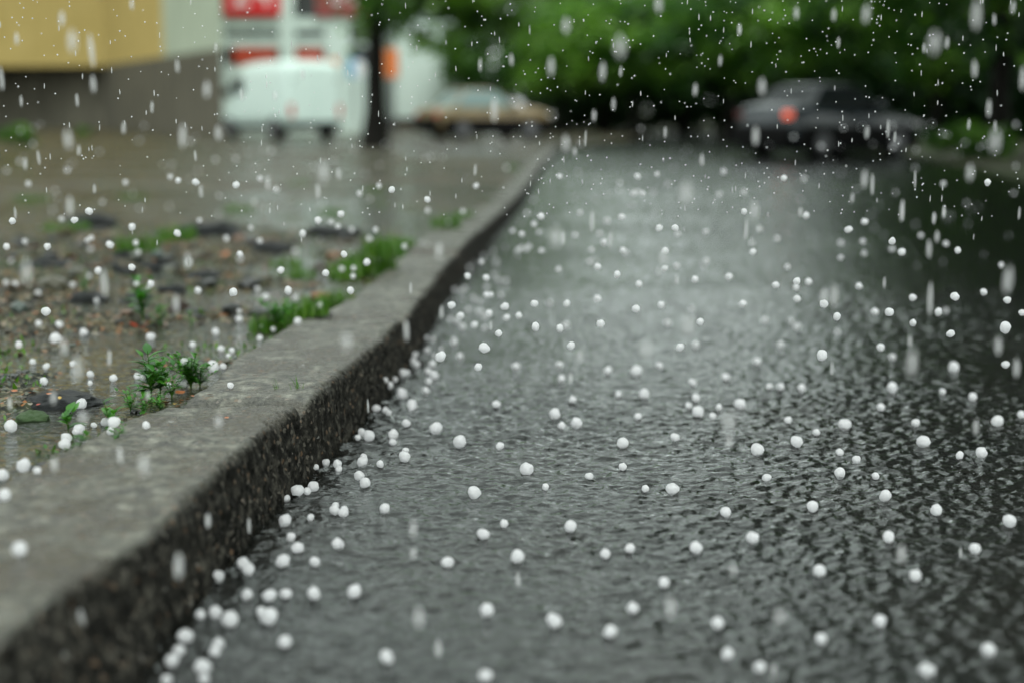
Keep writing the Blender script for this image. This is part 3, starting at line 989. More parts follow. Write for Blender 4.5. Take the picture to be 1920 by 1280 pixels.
def trunk_mesh(h, r, limbs, seed, crown_r):
    rr = random.Random(seed)
    vs, fs = [], []
    def add(path, rad):
        v, f = tube(path, rad)
        o = len(vs)
        vs.extend(v); fs.extend([tuple(i + o for i in q) for q in f])
    n = 9
    path = [Vector((rr.uniform(-.05, .05) * i * 0.5, rr.uniform(-.05, .05) * i * 0.5, h * i / (n - 1))) for i in range(n)]
    rad = [r * (1.35 if i == 0 else 1.0) * (1 - 0.75 * i / (n - 1)) for i in range(n)]
    add(path, rad)
    for k in range(limbs):
        i = rr.randint(int(n * 0.45), n - 2)
        a = rr.uniform(0, 2 * math.pi)
        ln = crown_r * rr.uniform(0.5, 0.95)
        p0 = path[i]
        pp = [p0 + Vector((math.cos(a) * ln * t, math.sin(a) * ln * t, ln * 0.55 * t - 0.1 * t * t)) for t in (0, .25, .5, .75, 1)]
        add(pp, [rad[i] * q for q in (0.6, 0.45, 0.32, 0.2, 0.08)])
    return vs, fs

def crown_mesh(cz, rx, rz, n, leaf, seed, gap=0.0):
    g = np.random.default_rng(seed)
    ncl = max(16, n // 120)
    # clump centres spread over an uneven ellipsoid shell and its inside
    dirs = g.normal(size=(ncl, 3)); dirs /= np.linalg.norm(dirs, axis=1)[:, None]
    rad = g.uniform(0.35, 1.0, ncl) ** 0.6
    wob = 1 + 0.28 * perlin(dirs * 1.7 + seed)
    cc = dirs * (rad * wob)[:, None] * np.array([rx, rx, rz]) + np.array([0, 0, cz])
    which = g.integers(0, ncl, n)
    cs = g.uniform(0.5, 1.25, ncl) * rx * 0.185
    dd = g.normal(size=(n, 3))
    P = cc[which] + dd * cs[which][:, None] * np.array([0.8, 0.8, 0.5])
    tone_c = np.clip((g.uniform(0, 1, ncl) - 0.5) * 1.7 + 0.45, 0, 1)
    tone = np.clip(tone_c[which] * 0.85 + g.uniform(0, 0.2, n), 0, 1)
    sz_ = leaf * g.uniform(0.6, 1.3, n)
    a1 = g.normal(size=(n, 3)); a1[:, 2] *= 0.5; a1 /= np.linalg.norm(a1, axis=1)[:, None]
    a2 = np.cross(a1, g.normal(size=(n, 3))); a2 /= np.linalg.norm(a2, axis=1)[:, None]
    V = np.empty((n, 4, 3))
    V[:, 0] = P - a1 * sz_[:, None]
    V[:, 1] = P + a2 * sz_[:, None] * 0.55
    V[:, 2] = P + a1 * sz_[:, None]
    V[:, 3] = P - a2 * sz_[:, None] * 0.55
    return V.reshape(-1, 3), np.arange(n * 4).reshape(n, 4), np.repeat(tone, 4)

def mesh_data(name, vs, fs, mat, attrs=None, smooth=False):
    me = bpy.data.meshes.new(name)
    me.from_pydata([tuple(v) for v in vs], [], [tuple(f) for f in (fs.tolist() if hasattr(fs, 'tolist') else fs)])
    me.materials.append(mat)
    if smooth: me.polygons.foreach_set('use_smooth', [True] * len(me.polygons))
    if attrs:
        for k, v in attrs.items():
            a = me.attributes.new(k, 'FLOAT', 'POINT')
            a.data.foreach_set('value', np.asarray(v, dtype=np.float32))
    return me

protos = {}
def tree(name, locn, kind, h, label, group=None, scale=1.0, rz=None, squash=1.0):
    """kind: (leaf material, crown radius ratio, crown base ratio, leaves, leaf size, trunk radius)"""
    if kind not in protos:
        mat, rx, cb, n, leaf, tr, sd_ = TREES[kind]
        H = 1.0 * TREE_H[kind]
        cz = H * (cb + 1) / 2; rzz = H * (1 - cb) / 2
        v, f, t = crown_mesh(cz, rx, rzz, n, leaf, sd_)
        if kind == 'yard': v = v + np.array([1.7, 0, 0])
        cm = mesh_data('crown', v, f, M[mat], {'tone': t})
        tv, tf = trunk_mesh(H * 0.8, tr, 9, sd_, rx)
        tm = mesh_data('trunk', tv, tf, M['bark'], smooth=True)
        protos[kind] = (cm, tm)
    cm, tm = protos[kind]
    e = empty(name, locn, random.uniform(0, 6.28) if rz is None else rz)
    e.scale = (scale, scale, scale * squash)
    tag(e, label, 'tree' if 'bush' not in name and 'shrub' not in name else 'bush', group)
    link(bpy.data.objects.new('trunk', tm), e)
    link(bpy.data.objects.new('crown', cm), e)
    return e
TREES = {
    'broad': ('leaf_bright', 2.6, 0.26, 9000, 0.13, 0.16, 3),
    'broad2': ('leaf_mid', 2.9, 0.22, 9000, 0.14, 0.18, 8),
    'tall': ('leaf_mid', 3.6, 0.22, 15000, 0.16, 0.24, 14),
    'tall_bright': ('leaf_bright', 3.4, 0.20, 13000, 0.15, 0.22, 21),
    'yard': ('leaf_bright', 2.7, 0.23, 13000, 0.12, 0.26, 33),
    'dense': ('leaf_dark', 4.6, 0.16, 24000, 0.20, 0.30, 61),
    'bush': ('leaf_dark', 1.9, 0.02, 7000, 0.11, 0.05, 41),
    'lowbush': ('leaf_bright', 0.62, 0.0, 2600, 0.05, 0.02, 52),
}
TREE_H = {'broad': 5.0, 'broad2': 5.3, 'tall': 12.0, 'tall_bright': 10.0, 'yard': 8.0, 'dense': 14.0, 'bush': 2.7, 'lowbush': 0.62}

def X_at(px, Y): return (px - 960) / F * Y
tree('yard_tree', (X_at(706, 32), 32, 0.05), 'yard', 8, 'yard tree with black wet trunk between the van and the beige car', rz=0)
G1 = 'leafy trees along the far side of the road'
mids = [(955, 60, 'broad2', 0.95), (1055, 50, 'broad', 0.85), (1130, 54, 'broad2', 0.95), (1185, 49, 'broad', 0.95), (1275, 53, 'broad2', 1.0), (1360, 47, 'broad', 1.0), (1450, 50, 'broad2', 1.05), (1530, 45, 'broad', 1.1), (1075, 72, 'broad2', 1.5)]
MID_LAB = ['green tree behind the bonnet of the beige car beside the white building', 'bright tree just right of the beige car', 'mid green tree left of the road end',
           'bright tree standing over the end of the road', 'mid green tree between the road end and the dark car', 'bright tree just left of the dark car',
           'mid green tree behind the boot of the dark car', 'bright tree over the roof of the dark car', 'tallest tree far behind the road end']
for (px, Y, k, s), lb in zip(mids, MID_LAB): tree('leafy_tree', (X_at(px, Y), Y, 0), k, 6, lb, G1, s)
rights = [(1640, 42, 'tall', 0.58), (1745, 38, 'tall_bright', 0.68), (1862, 27.5, 'tall', 0.8), (2010, 26, 'tall_bright', 1.15), (2330, 22, 'dense', 1.0), (1990, 36, 'tall', 0.85), (2700, 16.5, 'dense', 1.0), (3050, 11.5, 'dense', 0.9), (3900, 7.0, 'dense', 0.85), (1900, 46, 'dense', 0.65)]
R_LAB = ['tall dark green tree behind the bonnet of the dark car', 'tall bright tree between the dark car and the black trunk', 'tall tree with thick black trunk near the right edge',
         'tall bright tree at the right edge of the photo', 'tall tree beyond the right edge hanging over the road', 'tall tree behind the black trunk', 'tall tree beyond the right edge overhanging the near road', 'second nearest tall tree beyond the right edge', 'nearest tall tree beyond the right edge', 'dark broad tree farthest back on the right']
for (px, Y, k, s), lb in zip(rights, R_LAB): tree('tall_tree', (X_at(px, Y), Y, 0.05), k, 10, lb, 'tall trees on the right of the road', s)
bl = [('shadowed bush under the bright trees, first right of the beige car', 1040, 60), ('shadowed bush left of the road end', 1120, 60), ('shadowed bush facing the middle of the road end', 1200, 58), ('shadowed bush right of the road end', 1285, 60),
      ('shadowed bush left of the dark car', 1365, 57), ('shadowed bush behind the boot of the dark car', 1445, 57), ('shadowed bush behind the roof of the dark car', 1525, 55), ('shadowed bush behind the windscreen of the dark car', 1600, 50),
      ('shadowed bush above the bonnet of the dark car', 1680, 46), ('shadowed bush right of the dark car', 1755, 42), ('shadowed bush left of the black trunk', 1825, 40), ('shadowed bush right of the black trunk', 1910, 38), ('shadowed bush beyond the right edge', 2010, 36)]
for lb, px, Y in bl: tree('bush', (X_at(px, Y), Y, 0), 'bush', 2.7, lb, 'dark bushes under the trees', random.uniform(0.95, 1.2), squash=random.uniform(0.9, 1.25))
bl2 = [(1790, 25.5, 1.0, 'low bright green shrub just right of the dark car'), (1845, 25, 0.9, 'low bright green shrub at the foot of the black trunk')]
for px, Y, s, lb in bl2: tree('low_shrub', (X_at(px, Y), Y, 0.02), 'lowbush', 0.6, lb, None, s)
tree('low_shrub', (X_at(40, 34), 34, 0.02), 'lowbush', 0.6, 'dark green shrub at the foot of the yellow building', None, 0.8)
tree('low_shrub', (X_at(165, 46), 46, 0.05), 'lowbush', 0.6, 'small green shrub against the concrete plinth', None, 0.45)

# ================================================================== STONES, LEAVES, WEEDS ON THE VERGE
def rock_mesh(seed, sub=4, amp=0.35, flat=0.6):
    bm = bmesh.new()
    bmesh.ops.create_icosphere(bm, subdivisions=sub, radius=1)
    for v in bm.verts:
        n = mn.fractal(v.co * 1.3 + Vector((seed * 3.1, 0, 0)), 1.0, 2.0, 4)
        c = mn.cell(v.co * 2.2 + Vector((seed, 1, 2)))
        v.co *= 1 + amp * n + 0.05 * c
        v.co.z *= flat
    me = bpy.data.meshes.new('rock')
    bm.to_mesh(me); bm.free()
    me.polygons.foreach_set('use_smooth', [True] * len(me.polygons))
    return me
def rock(name, px, py, wpx, mat, label, seed, flat=0.6, elong=1.0, group=None):
    c = on_z(px, py, 0.155)
    zz = float(verge_water_z(c.y))
    c = on_z(px, py, zz + 0.005)
    r = wpx / 2 / F * c.y
    me = rock_mesh(seed, 4, 0.35, flat)
    me.materials.append(mat)
    o = link(bpy.data.objects.new(name, me))
    o.location = (c.x, c.y, zz)
    o.scale = (r, r * elong, r)
    tag(o, label, 'stone', group)
rock('asphalt_chunk', 120, 752, 150, M['tar_chunk'], 'black broken asphalt slab lying in water behind the mossy stone', 2, 0.28, 0.8)
rock('mossy_stone', 60, 782, 62, M['mossy'], 'green mossy stone in the puddle at the left edge', 5, 0.55, 0.9)
rock('asphalt_chunk', 215, 515, 75, M['tar_chunk'], 'black wet lump in the middle of the blurred muddy verge', 9, 0.6, 1.0)
rock('asphalt_chunk', 385, 525, 85, M['tar_chunk'], 'dark flat lump right of the leafy weed in the mud', 11, 0.4, 1.0)
rock('brown_stone', 338, 578, 46, M['brown_stone'], 'reddish brown stone standing in the verge puddle', 12, 0.6)
rock('asphalt_chunk', 110, 548, 80, M['tar_chunk'], 'black lump left of the other lumps in the mud', 15, 0.45)
rock('asphalt_chunk', 245, 485, 60, M['tar_chunk'], 'small black lump farthest back among the lumps', 17, 0.6)
rock('asphalt_chunk', 610, 505, 50, M['brown_stone'], 'brown lump beside the long grass patch', 19, 0.5)

def cast(px, py):
    d = ray(px, py).normalized()
    dg = bpy.context.evaluated_depsgraph_get()
    hit, p, n, i, o, _ = S.ray_cast(dg, C0, d, distance=80)
    return (p, o) if hit else (on_z(px, py, 0.0), None)
for px_, py_, w_, lb_ in [(165, 560, 70, 'black clod just below the leftmost black lump'), (285, 505, 90, 'broad black clod between the two biggest lumps'), (195, 462, 80, 'dark clod behind the red leaf heap'), (320, 545, 60, 'dark clod left of the reddish brown stone'),
        (455, 525, 60, 'dark clod right of the flat lump'), (90, 500, 90, 'dark clod near the left edge level with the red leaves'), (30, 545, 70, 'dark clod touching the left edge'), (500, 470, 90, 'long dark clod at the far side of the mud'),
        (390, 440, 120, 'long dark ridge clod crossing the far mud'), (620, 440, 90, 'dark clod behind the long grass patch'), (255, 560, 60, 'dark clod above the tall single weed'), (170, 420, 110, 'dark ridge clod at the far left of the mud')]:
    rock('mud_clod', px_, py_, w_, M['tar_chunk'], lb_, px_ * 0.37, 0.42, 0.8, 'dark clods in the muddy verge')
bpy.context.view_layer.update()

def speck_mat():
    m, t, out = new_mat('gravel')
    g = N(t)
    c = g.ramp(g.attr('tone'), [(0.0, (0.010, 0.010, 0.009)), (0.40, (0.025, 0.027, 0.024)), (0.60, (0.075, 0.060, 0.034)), (0.80, (0.06, 0.08, 0.07)), (0.93, (0.17, 0.07, 0.025)), (1.0, (0.26, 0.25, 0.21))])
    g.pbr(out, c, 0.35)
    return m
M['gravel'] = speck_mat()
def gravel():
    n = 15000
    Yq = 2.0 * np.exp(rng.uniform(0, 1.6, n))
    Xq = verge_right(Yq) - 0.01 - rng.uniform(0, 1, n) ** 1.2 * (0.5 + 0.42 * Yq)
    keep = fbm(np.c_[Xq * 2.2, Yq * 2.2, Xq * 0 + 7], 3) > -0.12
    Xq, Yq = Xq[keep], Yq[keep]
    Zq = verge_h(Xq, Yq)
    bm = bmesh.new()
    bmesh.ops.create_icosphere(bm, subdivisions=1, radius=1)
    base = np.array([v.co[:] for v in bm.verts]); bf = [[v.index for v in f.verts] for f in bm.faces]
    bm.free()
    vs, fs, tn = [], [], []
    for k, (x, y, z) in enumerate(zip(Xq, Yq, Zq)):
        if verge_water_z(y) - z > 0.008: continue
        r = random.choice((0.003, 0.004, 0.005, 0.006, 0.008, 0.011)) if random.random() > 0.05 or y < 4.6 else random.uniform(0.015, 0.045)
        q = base * np.array([r * random.uniform(.8, 1.6), r * random.uniform(.8, 1.4), r * random.uniform(.4, .8)]) * (1 + 0.3 * rng.random((len(base), 1)))
        a = random.uniform(0, 6.28); c_, s_ = math.cos(a), math.sin(a)
        q = np.c_[q[:, 0] * c_ - q[:, 1] * s_, q[:, 0] * s_ + q[:, 1] * c_, q[:, 2]] + np.array([x, y, z + r * 0.25])
        o = len(vs)
        vs.extend(q.tolist()); fs.extend([[i + o for i in f] for f in bf]); tn += [random.random()] * len(base)
    ob = mesh_obj('gravel', vs, fs, M['gravel'], attrs={'tone': tn}, smooth=False)
    tag(ob, 'loose gravel and broken grit strewn over the muddy verge', 'gravel', kind='stuff')
gravel()
def litter_cover():
    n = 9000
    Yq = 3.0 * np.exp(rng.uniform(0, 1.45, n))
    Xq = verge_right(Yq) - 0.02 - rng.uniform(0, 1, n) * (0.5 + 0.42 * Yq)
    keep = (fbm(np.c_[Xq * 1.5, Yq * 1.1, Xq * 0 + 31], 3) > 0.10)
    Xq, Yq = Xq[keep], Yq[keep]
    Zq = np.maximum(verge_h(Xq, Yq), verge_water_z(Yq))
    lv, lf, lt = [], [], []
    for x, y, z in zip(Xq, Yq, Zq):
        L_ = random.uniform(0.010, 0.032); a = random.uniform(0, 6.28); el = random.uniform(0.2, 1.3)
        d_ = Vector((math.cos(a) * math.cos(el), math.sin(a) * math.cos(el), math.sin(el)))
        sv2 = Vector((-math.sin(a), math.cos(a), 0)) * L_ * 0.22
        p = Vector((x, y, z - 0.002)); o = len(lv)
        lv += [p, p + d_ * L_ * 0.5 - sv2, p + d_ * L_, p + d_ * L_ * 0.5 + sv2]
        lf.append((o, o + 1, o + 2, o + 3)); lt += [random.random()] * 4
    ob = mesh_obj('ground_cover', lv, lf, M['leaf_grass'], attrs={'tone': lt}, smooth=False)
    tag(ob, 'low green seedlings and moss creeping over the muddy verge', 'ground cover', kind='stuff')
litter_cover()

def dead_leaf(px, py, spx, mat, label, group='fallen leaves on the verge and kerb'):
    p, o = cast(px, py)
    L_ = spx / F * p.y
    n = 7
    vs, fs = [], []
    for i in range(n + 1):
        t = i / n
        wv_ = math.sin(math.pi * t) ** 0.8 * 0.36
        z = 0.10 * math.sin(t * 3 + px)
        vs += [(t - 0.5, -wv_, z + 0.12 * wv_), (t - 0.5, 0, z - 0.02), (t - 0.5, wv_, z + 0.15 * wv_)]
    for i in range(n):
        a = i * 3
        fs += [(a, a + 1, a + 4, a + 3), (a + 1, a + 2, a + 5, a + 4)]
    o = mesh_obj('fallen_leaf', vs, fs, mat)
    o.location = p + Vector((0, 0, 0.003 + L_ * 0.08))
    o.scale = (L_,) * 3
    o.rotation_euler = (random.uniform(-.25, .25), random.uniform(-.25, .25), random.uniform(0, 6.28))
    tag(o, label, 'leaf', group)
for px, py, s, k, lb in [(337, 738, 24, 'dead_leaf', 'curled brown leaf at the back corner of the kerb behind the weeds'), (394, 742, 14, 'dead_leaf', 'orange leaf scrap on the kerb top beside the joint'),
        (361, 744, 10, 'dead_leaf', 'tiny orange scrap on the kerb nearest the weeds'), (425, 785, 12, 'dead_leaf', 'small brown scrap alone on the kerb top'), (332, 760, 22, 'dead_leaf_yellow', 'yellow brown leaf at the back edge of the kerb'),
        (310, 757, 20, 'dead_leaf', 'brown leaf among the weed stems'), (27, 735, 14, 'dead_leaf', 'orange scrap on the water left of the slab'), (60, 738, 18, 'dead_leaf', 'brown scrap on the edge of the black slab'),
        (92, 740, 12, 'dead_leaf', 'brown scrap above the mossy stone'), (112, 748, 10, 'dead_leaf_yellow', 'yellow scrap on the black slab'), (72, 760, 12, 'dead_leaf_red', 'reddish leaf on top of the mossy stone'),
        (272, 614, 26, 'dead_leaf_red', 'red leaf below the leafy weed in the mud'), (250, 612, 18, 'dead_leaf_red', 'smaller red leaf left of the bigger red one'), (34, 664, 26, 'dead_leaf_red', 'reddish leaf in water near the left edge'),
        (70, 590, 22, 'dead_leaf', 'orange leaf on gravel right of the left edge'), (135, 485, 34, 'dead_leaf_red', 'blurred red leaf heap left of the black lumps'), (62, 468, 36, 'dead_leaf_red', 'blurred red leaf near the left edge'),
        (218, 468, 26, 'dead_leaf_red', 'blurred red leaf above the black lumps'), (338, 515, 34, 'dead_leaf', 'pale orange leaf right of the black lumps'), (183, 520, 12, 'dead_leaf_yellow', 'yellow leaf on the black lump'),
        (422, 480, 26, 'dead_leaf', 'blurred orange leaf in the middle of the verge'), (615, 488, 22, 'dead_leaf', 'blurred orange leaf near the long grass'), (683, 528, 20, 'dead_leaf_yellow', 'yellow leaf at the foot of the long grass'),
        (152, 545, 10, 'dead_leaf_yellow', 'yellow scrap beside the leftmost lump'), (182, 597, 14, 'dead_leaf', 'brown scrap in the open mud'), (474, 455, 24, 'dead_leaf_red', 'blurred red leaf at the far side of the mud')]:
    dead_leaf(px, py, s, M[k], lb)

def weed_mesh(seed, nst=5, nleaf=9, spread=0.5, lw=0.30, ll=0.26):
    """unit-high plant: stems with lance-shaped leaves"""
    rr = random.Random(seed)
    sv_, sf, lv, lf, lt = [], [], [], [], []
    for s in range(nst):
        a = rr.uniform(0, 6.28); ln = rr.uniform(0.55, 1.0); sp = rr.uniform(0.1, spread)
        path = [Vector((math.cos(a) * sp * t * t * 1.2, math.sin(a) * sp * t * t * 1.2, ln * t)) for t in [i / 6 for i in range(7)]]
        v, f = tube(path, [0.016 * (1 - 0.6 * i / 6) for i in range(7)], 6)
        o = len(sv_); sv_.extend(v); sf.extend([tuple(i + o for i in q) for q in f])
        for k in range(nleaf):
            t = 0.18 + 0.82 * (k + rr.random() * 0.5) / nleaf
            t = min(t, 1.0)
            i = min(int(t * 6), 5); p = path[i].lerp(path[i + 1], t * 6 - i)
            b = k * 2.4 + rr.uniform(-.4, .4)
            up = 0.25 + 0.75 * t + rr.uniform(-.2, .3)
            d_ = Vector((math.cos(b), math.sin(b), up)).normalized()
            sidev = d_.cross(Vector((0, 0, 1))).normalized()
            nv = sidev.cross(d_)
            L_ = 1.35 * ll * rr.uniform(0.6, 1.15) * (1.1 - 0.4 * t); W_ = L_ * lw * 0.75
            tn = rr.random()
            o = len(lv)
            for q in range(6):
                u = q / 5
                w_ = W_ * math.sin(math.pi * min(0.97, u ** 0.8 + 0.04))
                c = p + d_ * L_ * u - nv * (u * u * L_ * 0.35) * rr.choice((1, 1))
                lv += [c - sidev * w_ + nv * w_ * 0.3, c, c + sidev * w_ + nv * w_ * 0.3]
                lt += [tn] * 3
            for q in range(5):
                a0 = o + q * 3
                lf += [(a0, a0 + 1, a0 + 4, a0 + 3), (a0 + 1, a0 + 2, a0 + 5, a0 + 4)]
    return (mesh_data('stem', sv_, sf, M['leaf_grass'], {'tone': [0.3] * len(sv_)}, True), mesh_data('leaves', lv, lf, M['leaf_weed'], {'tone': lt}, True))

def grass_mesh(seed, n=60, spread=0.5, mat='leaf_grass'):
    rr = random.Random(seed)
    lv, lf, lt = [], [], []
    for k in range(n):
        a = rr.uniform(0, 6.28); r0 = spread * math.sqrt(rr.random())
        b = rr.uniform(0, 6.28); ln = rr.uniform(0.4, 1.0); ben = rr.uniform(0.1, 0.6)
        p0 = Vector((math.cos(a) * r0, math.sin(a) * r0 * 0.7, 0))
        d_ = Vector((math.cos(b), math.sin(b), 0)); sd2 = Vector((-d_.y, d_.x, 0))
        w0 = rr.uniform(0.018, 0.04); tn = rr.random()
        o = len(lv)
        for q in range(6):
            u = q / 5
            c = p0 + d_ * ben * ln * u * u + Vector((0, 0, ln * (u - 0.25 * ben * u * u)))
            w_ = w0 * (1 - u ** 2) + 0.002
            lv += [c - sd2 * w_, c + sd2 * w_]; lt += [tn, tn]
        for q in range(5):
            a0 = o + q * 2
            lf.append((a0, a0 + 1, a0 + 3, a0 + 2))
    return mesh_data('blades', lv, lf, M[mat], {'tone': lt}, True)

def plant(px, py, hpx, label, seed, nst=5, nleaf=9, spread=0.5, group='weeds growing along the kerb', **kw):
    p, o = cast(px, py)
    h = 1.3 * hpx / F * p.y
    nst = int(nst * 1.5)
    e = empty('weed', p - Vector((0, 0, 0.005)), random.uniform(0, 6.28))
    e.scale = (h, h, h)
    tag(e, label, 'plant', group)
    a, b = weed_mesh(seed, nst, nleaf, spread, **kw)
    link(bpy.data.objects.new('stem', a), e)
    link(bpy.data.objects.new('leaves', b), e)
def tuft(px, py, hpx, label, seed, n=70, spread=0.6, group='grass tufts along the verge'):
    p, o = cast(px, py)
    h = hpx / F * p.y
    oo = link(bpy.data.objects.new('grass_tuft', grass_mesh(seed, n, spread)))
    oo.location = p - Vector((0, 0, 0.004))
    oo.scale = (h, h, h)
    oo.rotation_euler = (0, 0, random.uniform(0, 6.28))
    tag(oo, label, 'grass', group)

plant(283, 745, 78, 'leafy weed with broad leaves, left of the big pair at the kerb corner', 101, 4, 8, 0.45, ll=0.34)
plant(300, 742, 60, 'slender weed between the two leafy weeds', 102, 3, 7, 0.5)
plant(358, 726, 62, 'bushy weed with many small leaves touching the kerb back corner', 103, 10, 12, 0.75, ll=0.22)
plant(375, 722, 40, 'low right hand side shoot of the bushy weed', 104, 7, 9, 0.8, ll=0.25)
plant(322, 745, 44, 'small weed in front of the bushy weed', 105, 4, 7, 0.6)
plant(245, 770, 40, 'sparse weed spreading flat left of the kerb corner', 106, 5, 7, 0.9)
plant(268, 775, 30, 'tiny round leaved weed at the back edge of the kerb', 107, 4, 5, 0.8, lw=0.5)
plant(300, 768, 30, 'low weed cushion touching the kerb edge', 108, 6, 6, 0.9)
plant(128, 808, 44, 'weed with two broad leaves in the puddle by the mossy stone', 109, 3, 4, 0.5, ll=0.5, lw=0.32)
plant(205, 800, 48, 'weed with one upright leaf behind the hailstone cluster', 110, 2, 4, 0.4, ll=0.5)
plant(222, 818, 26, 'small weed at the kerb edge under the hailstones', 111, 3, 4, 0.8, ll=0.5)
plant(150, 835, 26, 'drowned weed at the near end of the puddle', 112, 3, 4, 0.8, ll=0.5)
plant(268, 602, 74, 'tall single weed out in the muddy verge', 113, 4, 7, 0.35, ll=0.3)
plant(300, 612, 34, 'small weed right of the tall single weed', 114, 4, 6, 0.6, ll=0.35)
plant(360, 612, 26, 'tiny weed in the verge puddle', 115, 3, 5, 0.5)
plant(157, 548, 28, 'small weed beside the leftmost black lump', 116, 4, 6, 0.6)
tuft(517, 728, 30, 'left seedling with thin blades on the kerb front edge', 201, 6, 0.35, 'seedlings on the kerb')
tuft(556, 728, 36, 'right seedling with longer blades on the kerb front edge', 202, 7, 0.4, 'seedlings on the kerb')
tuft(505, 620, 46, 'grass tuft at the back of the kerb, lowest of the row', 203, 150, 0.9)
tuft(545, 606, 52, 'grass tuft at the back of the kerb, second of the row', 204, 170, 0.9)
tuft(590, 588, 46, 'grass tuft at the back of the kerb, third of the row', 205, 150, 0.9)
plant(520, 610, 44, 'leafy weed growing inside the grass tufts', 117, 9, 9, 0.9)
tuft(630, 572, 40, 'grass tuft at the back of the kerb, fourth of the row', 206, 140, 0.9)
tuft(650, 520, 46, 'near part of the long blurred grass patch', 207, 200, 1.0)
tuft(695, 512, 56, 'middle part of the long blurred grass patch', 208, 220, 1.0)
tuft(720, 478, 50, 'far part of the long blurred grass patch', 209, 220, 1.1)
tuft(755, 462, 26, 'thin grass behind the long blurred grass patch', 210, 160, 1.2)
tuft(835, 425, 30, 'isolated blurred grass tuft beside the far kerb', 211, 200, 1.2)
tuft(870, 408, 18, 'smaller isolated grass tuft beside the far kerb', 212, 150, 1.2)
tuft(560, 520, 30, 'thin grass in the mud left of the grass patch', 213, 120, 1.3)
tuft(255, 470, 44, 'blurred grass behind the black lumps', 214, 120, 1.0)
tuft(330, 450, 40, 'blurred grass at the far side of the mud', 215, 120, 1.2)
tuft(445, 395, 16, 'faint grass strip in the flooded yard', 216, 160, 2.4)
for px_, py_, h_, lb_ in [(60, 375, 14, 'faint green strip at the left edge of the far yard'), (250, 372, 12, 'faint green strip in front of the plinth'), (560, 345, 10, 'faint green strip below the van'),
        (700, 360, 12, 'faint green strip below the tree trunk'), (960, 315, 9, 'faint green strip where the kerb ends'), (620, 400, 14, 'low grass strip left of the isolated tuft'), (120, 430, 22, 'low grass above the red leaf heap')]:
    tuft(px_, py_, h_, lb_, px_, 170, 2.6)
tuft(540, 500, 28, 'faint grass left of the brown lump', 217, 90, 1.2)

